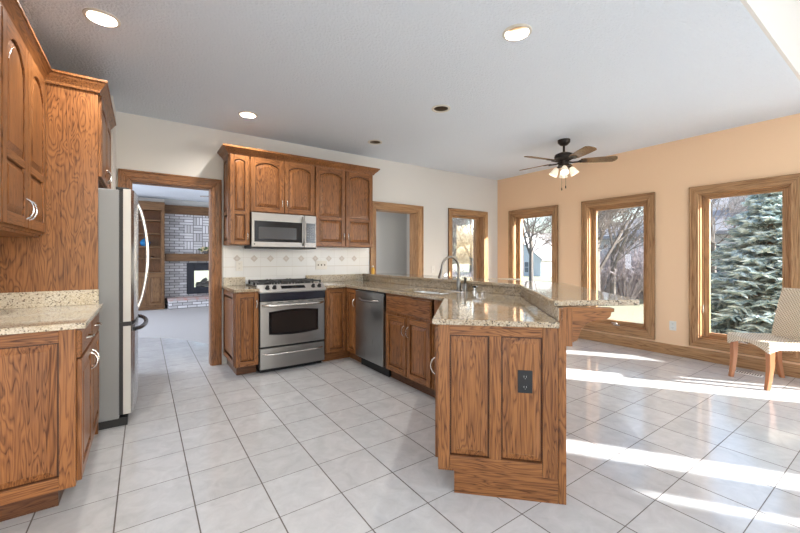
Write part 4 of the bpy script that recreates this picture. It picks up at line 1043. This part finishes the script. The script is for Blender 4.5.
for k in range(26):
    a = random.random()*2*PI; rr_ = random.random()*0.20; zz = 1.43+random.random()*0.13*(1-rr_/0.3)
    g.lathe([(0.006, -0.03), (0.030, -0.012), (0.028, 0.012), (0.006, 0.028)], (1.34+rr_*math.cos(a), 10.84+0.4*rr_*math.sin(a), zz), random.choice((0, 0, 1)), 7)
g.build('blooms', [FLOWER, LEAFG], FL)

# ------------------------------------------------------------------ outdoors
G().prism(rect(-60, -60, 90, 90), -0.75, -0.45).build('ground', GRASS, struct=True)
G().box(5.85, 5.6, -0.45, 9.0, 14.0, -0.40).build('patio', CONCRETE, struct=True)

def grow(g, p, d, L, r, depth, rnd, lean=0.12, n=5, spread=0.6):
    segs = 4; pts = [p.copy()]; rs = [r]; q = p.copy(); dd_ = d.copy()
    for i in range(segs):
        dd_ = (dd_+Vector((rnd.uniform(-1, 1), rnd.uniform(-1, 1), rnd.uniform(-0.6, 0.9)))*lean).normalized()
        q = q+dd_*L/segs; pts.append(q.copy()); rs.append(r*(1-0.45*(i+1)/segs))
    g.tube(pts, rs, 0, n if depth > 1 else 3, cap=False)
    if depth <= 0: return
    k = rnd.choice((3, 4)) if depth > 2 else 5
    for j in range(k):
        f = rnd.uniform(0.35, 1.0); idx = min(segs, max(1, int(f*segs)))
        ax = Vector((rnd.uniform(-1, 1), rnd.uniform(-1, 1), rnd.uniform(-0.2, 0.7))).normalized()
        nd = (dd_*(1-spread)+ax*spread).normalized()
        grow(g, pts[idx], nd, L*rnd.uniform(0.55, 0.78), max(rs[idx]*0.55, 0.0045), depth-1, rnd, lean*1.15, n, spread)
def bare_tree(loc, h, r, seed, label, depth=5, d=(0, 0, 1), spread=0.6, group='bare trees outside'):
    rnd = random.Random(seed); g = G()
    p = Vector(loc); dv = Vector(d).normalized()
    pts = [p, p+dv*h*0.16, p+dv*h*0.32]; g.tube(pts, [r*1.2, r, r*0.85], 0, 8, cap=False)
    for j in range(4):
        nd = (dv*0.8+Vector((rnd.uniform(-1, 1), rnd.uniform(-1, 1), 0.3))*0.5).normalized()
        grow(g, pts[-1]-dv*h*0.05*j, nd, h*0.30, r*0.6, depth-1, rnd, spread=spread)
    return tag(g.build('bare_tree', BARK), label, 'tree', group)
GZ = -0.45
bare_tree((11.2, 5.75, GZ), 7.0, 0.095, 3, 'large bare tree standing outside the middle window', 6)
bare_tree((9.0, 6.1, GZ), 6.0, 0.07, 11, 'leaning bare tree outside the corner window', 6, d=(0.45, -0.35, 1))
bare_tree((11.2, 10.9, GZ), 7.5, 0.10, 5, 'bare tree outside the narrow back window', 6)
bare_tree((9.6, 11.0, GZ), 5.0, 0.06, 21, 'smaller bare tree behind the narrow back window', 6)
bare_tree((16.5, 4.4, GZ), 7.0, 0.10, 8, 'bare tree rising behind the blue spruce', 5)
bare_tree((15.6, 11.2, GZ), 8.0, 0.10, 13, 'bare tree in front of the pale blue house', 5)
bare_tree((14.0, 6.6, GZ), 6.5, 0.09, 17, 'bare tree before the big shingled roof', 5)

def shrub(loc, r, h, seed, label, name='bare_shrub', mat=SHRUB, n=150):
    rnd = random.Random(seed); g = G()
    for k in range(n):
        a = rnd.random()*2*PI; s_ = rnd.random()**0.5
        b = Vector(loc)+Vector((math.cos(a), math.sin(a), 0))*0.15*r
        tp = Vector(loc)+Vector((math.cos(a)*r*s_, math.sin(a)*r*s_, h*(1-0.4*s_)*rnd.uniform(0.7, 1)))
        m_ = (b+tp)/2+Vector((rnd.uniform(-.1, .1), rnd.uniform(-.1, .1), 0.1))
        g.tube([b, m_, tp], [0.014, 0.010, 0.005], 0, 3, cap=False)
        for q in range(5):
            e = m_.lerp(tp, rnd.random()); g.tube([e, e+Vector((rnd.uniform(-.3, .3), rnd.uniform(-.3, .3), rnd.uniform(0, .3)))*r*0.6], [0.008, 0.004], 0, 3, cap=False)
    return tag(g.build(name, mat), label, 'shrub', 'shrubs outside')
for k, (x, y, r_, h_, lb) in enumerate(((14.2, 7.3, 1.2, 2.4, 'grey bare shrub left of the middle window view'), (14.9, 6.6, 1.3, 2.9, 'grey bare shrub at centre of the middle window view'), (15.6, 6.0, 1.2, 2.4, 'grey bare shrub right in the middle window view'), (17.0, 7.2, 1.5, 3.2, 'tall bare shrub behind the others in the middle window view'),
                                       (7.6, 7.7, 0.8, 1.3, 'low bare shrub outside the narrow back window'), (9.3, 9.9, 1.2, 1.6, 'bare shrub further out behind the narrow back window'))):
    shrub((x, y, GZ), r_, h_, 30+k, lb)

# blue spruce
def spruce(loc, H, R, label):
    rnd = random.Random(4); r = thing('blue_spruce', label, 'tree', loc)
    base = Vector(loc)
    G().tube([base, base+Vector((0, 0, H*0.5)), base+Vector((0, 0, H))], [0.14, 0.08, 0.01], 0, 8).build('trunk', BARK, r)
    g = G()
    def sprig(a, b, w_):
        g.tube([a, a.lerp(b, 0.35), b], [w_*0.6, w_, w_*0.12], 0, 5, cap=False)
    tiers = 34
    for t in range(tiers):
        f = t/(tiers-1); z = 0.10+(H-0.15)*f; rad = R*(1-f)**0.85+0.06
        nb = int(8+15*(1-f)); tj = [rnd.uniform(-0.09, 0.09) for _ in range(nb)]; rj = rnd.uniform(0.86, 1.12)
        for k in range(nb):
            a = 2*PI*(k+rnd.random()*0.7)/nb; u = Vector((math.cos(a), math.sin(a), 0)); v = Vector((-u.y, u.x, 0))
            rl = rad*rj*rnd.uniform(0.70, 1.12)
            def bp(s): return base+Vector((0, 0, z))+u*rl*s+Vector((0, 0, 0.05*rl*s-0.42*rl*s*s+0.33*rl*s*s*s+tj[k]))
            prev = bp(0.1)
            for q in range(1, 7):
                s = 0.1+0.9*q/6; cur = bp(s); sprig(prev, cur+ (cur-prev)*0.3, 0.036)
                for sd in (-1, 1):
                    for sub in (0.0, 0.33, 0.66):
                        c_ = prev.lerp(cur, sub); ln = rl*0.26*(1-s*0.55)*rnd.uniform(0.7, 1.2)+0.07
                        sprig(c_, c_+(u*0.75+v*sd*0.75+Vector((0, 0, rnd.uniform(-0.45, 0.30))))*ln, 0.024)
                prev = cur
    g.build('foliage', SPRUCE, r)
    return r
spruce((9.55, 1.72, GZ), 3.25, 1.35, 'blue spruce filling the right-hand window')

def house(label, x0, y0, x1, y1, ze, zr, wallm, ridge='x', over=0.4, base=GZ):
    r = thing('house', label, 'house', ((x0+x1)/2, (y0+y1)/2, base), 0, 'neighbouring houses')
    g = G(); g.box(x0, y0, base, x1, y1, ze)
    if ridge == 'x':
        ym_ = (y0+y1)/2
        for x in (x0, x1-0.1): g.prism([(y0, ze), (y1, ze), (ym_, zr)], 0, 0.1, 0, Matrix(((0,0,1,x),(1,0,0,0),(0,1,0,0),(0,0,0,1))))
    elif ridge == 'y':
        xm_ = (x0+x1)/2
        for y in (y0+0.1, y1): g.prism([(x0, ze), (x1, ze), (xm_, zr)], 0, 0.1, 0, Matrix(((1,0,0,0),(0,0,-1,y),(0,1,0,0),(0,0,0,1))))
    g.build('wall', wallm, r)
    g = G(); t = 0.12
    if ridge == 'hip':
        xm_ = (x0+x1)/2; hp = (x1-x0)/2*0.9; a, b, c, d = x0-over, x1+over, y0-over, y1+over
        g.loops([[(a, c, ze-0.1), (b, c, ze-0.1), (b, d, ze-0.1), (a, d, ze-0.1)], [(a, c, ze+0.05), (b, c, ze+0.05), (b, d, ze+0.05), (a, d, ze+0.05)],
                 [(xm_-0.02, y0+hp, zr), (xm_+0.02, y0+hp, zr), (xm_+0.02, y1-hp, zr), (xm_-0.02, y1-hp, zr)]])
    elif ridge == 'x':
        ym_ = (y0+y1)/2; sl = (zr-ze)/(ym_-y0)
        for s_ in (-1, 1):
            ye = ym_+s_*((y1-y0)/2+over); zee = zr-sl*((y1-y0)/2+over)
            g.loops([[(x0-over, ym_, zr+t), (x0-over, ym_, zr), (x0-over, ye, zee), (x0-over, ye, zee+t)], [(x1+over, ym_, zr+t), (x1+over, ym_, zr), (x1+over, ye, zee), (x1+over, ye, zee+t)]])
    else:
        xm_ = (x0+x1)/2; sl = (zr-ze)/(xm_-x0)
        for s_ in (-1, 1):
            xe = xm_+s_*((x1-x0)/2+over); zee = zr-sl*((x1-x0)/2+over)
            g.loops([[(xm_, y0-over, zr+t), (xm_, y0-over, zr), (xe, y0-over, zee), (xe, y0-over, zee+t)], [(xm_, y1+over, zr+t), (xm_, y1+over, zr), (xe, y1+over, zee), (xe, y1+over, zee+t)]])
    g.build('roof', SHINGLE, r)
    return r
def hwin(r, x, y, z, w_, h_, face='x'):
    g = G()
    if face == 'x': g.box(x-0.03, y, z, x, y+w_, z+h_)
    else: g.box(x, y-0.03, z, x+w_, y, z+h_)
    f = g.build('window', WINDARK, r)
    g = G(); b = 0.07
    for (a0, a1, c0, c1) in ((-b, 0, -b, h_+b), (w_, w_+b, -b, h_+b), (0, w_, -b, 0), (0, w_, h_, h_+b), (w_/2-0.02, w_/2+0.02, 0, h_), (0, w_, h_/2-0.02, h_/2+0.02)):
        if face == 'x': g.box(x-0.06, y+a0, z+c0, x-0.03, y+a1, z+c1)
        else: g.box(x+a0, y-0.06, z+c0, x+a1, y-0.03, z+c1)
    g.build('window_frame', SIDING, f)
h1 = house('white-sided house with grey hip roof and chimney behind the spruce', 20.0, -2.0, 28.0, 11.0, 2.35, 4.3, SIDING, 'hip', 0.5)
for yy in (8.9, 6.6, 5.1, 2.4): hwin(h1, 20.0, yy, 0.3, 0.75, 1.5)
G().box(21.6, 4.3, 2.6, 22.5, 5.2, 5.0).build('chimney', noisecol('chimney_brick', (0.42, 0.34, 0.30), (0.52, 0.44, 0.40), 9), h1)
h3 = house('pale blue gabled house far off in the corner window', 30.9, 21.1, 38.0, 28.1, 1.4, 4.0, SIDINGB, 'x', 0.45)
hwin(h3, 30.9, 22.0, -0.1, 0.9, 1.0); hwin(h3, 30.9, 25.0, -0.1, 0.9, 1.0)
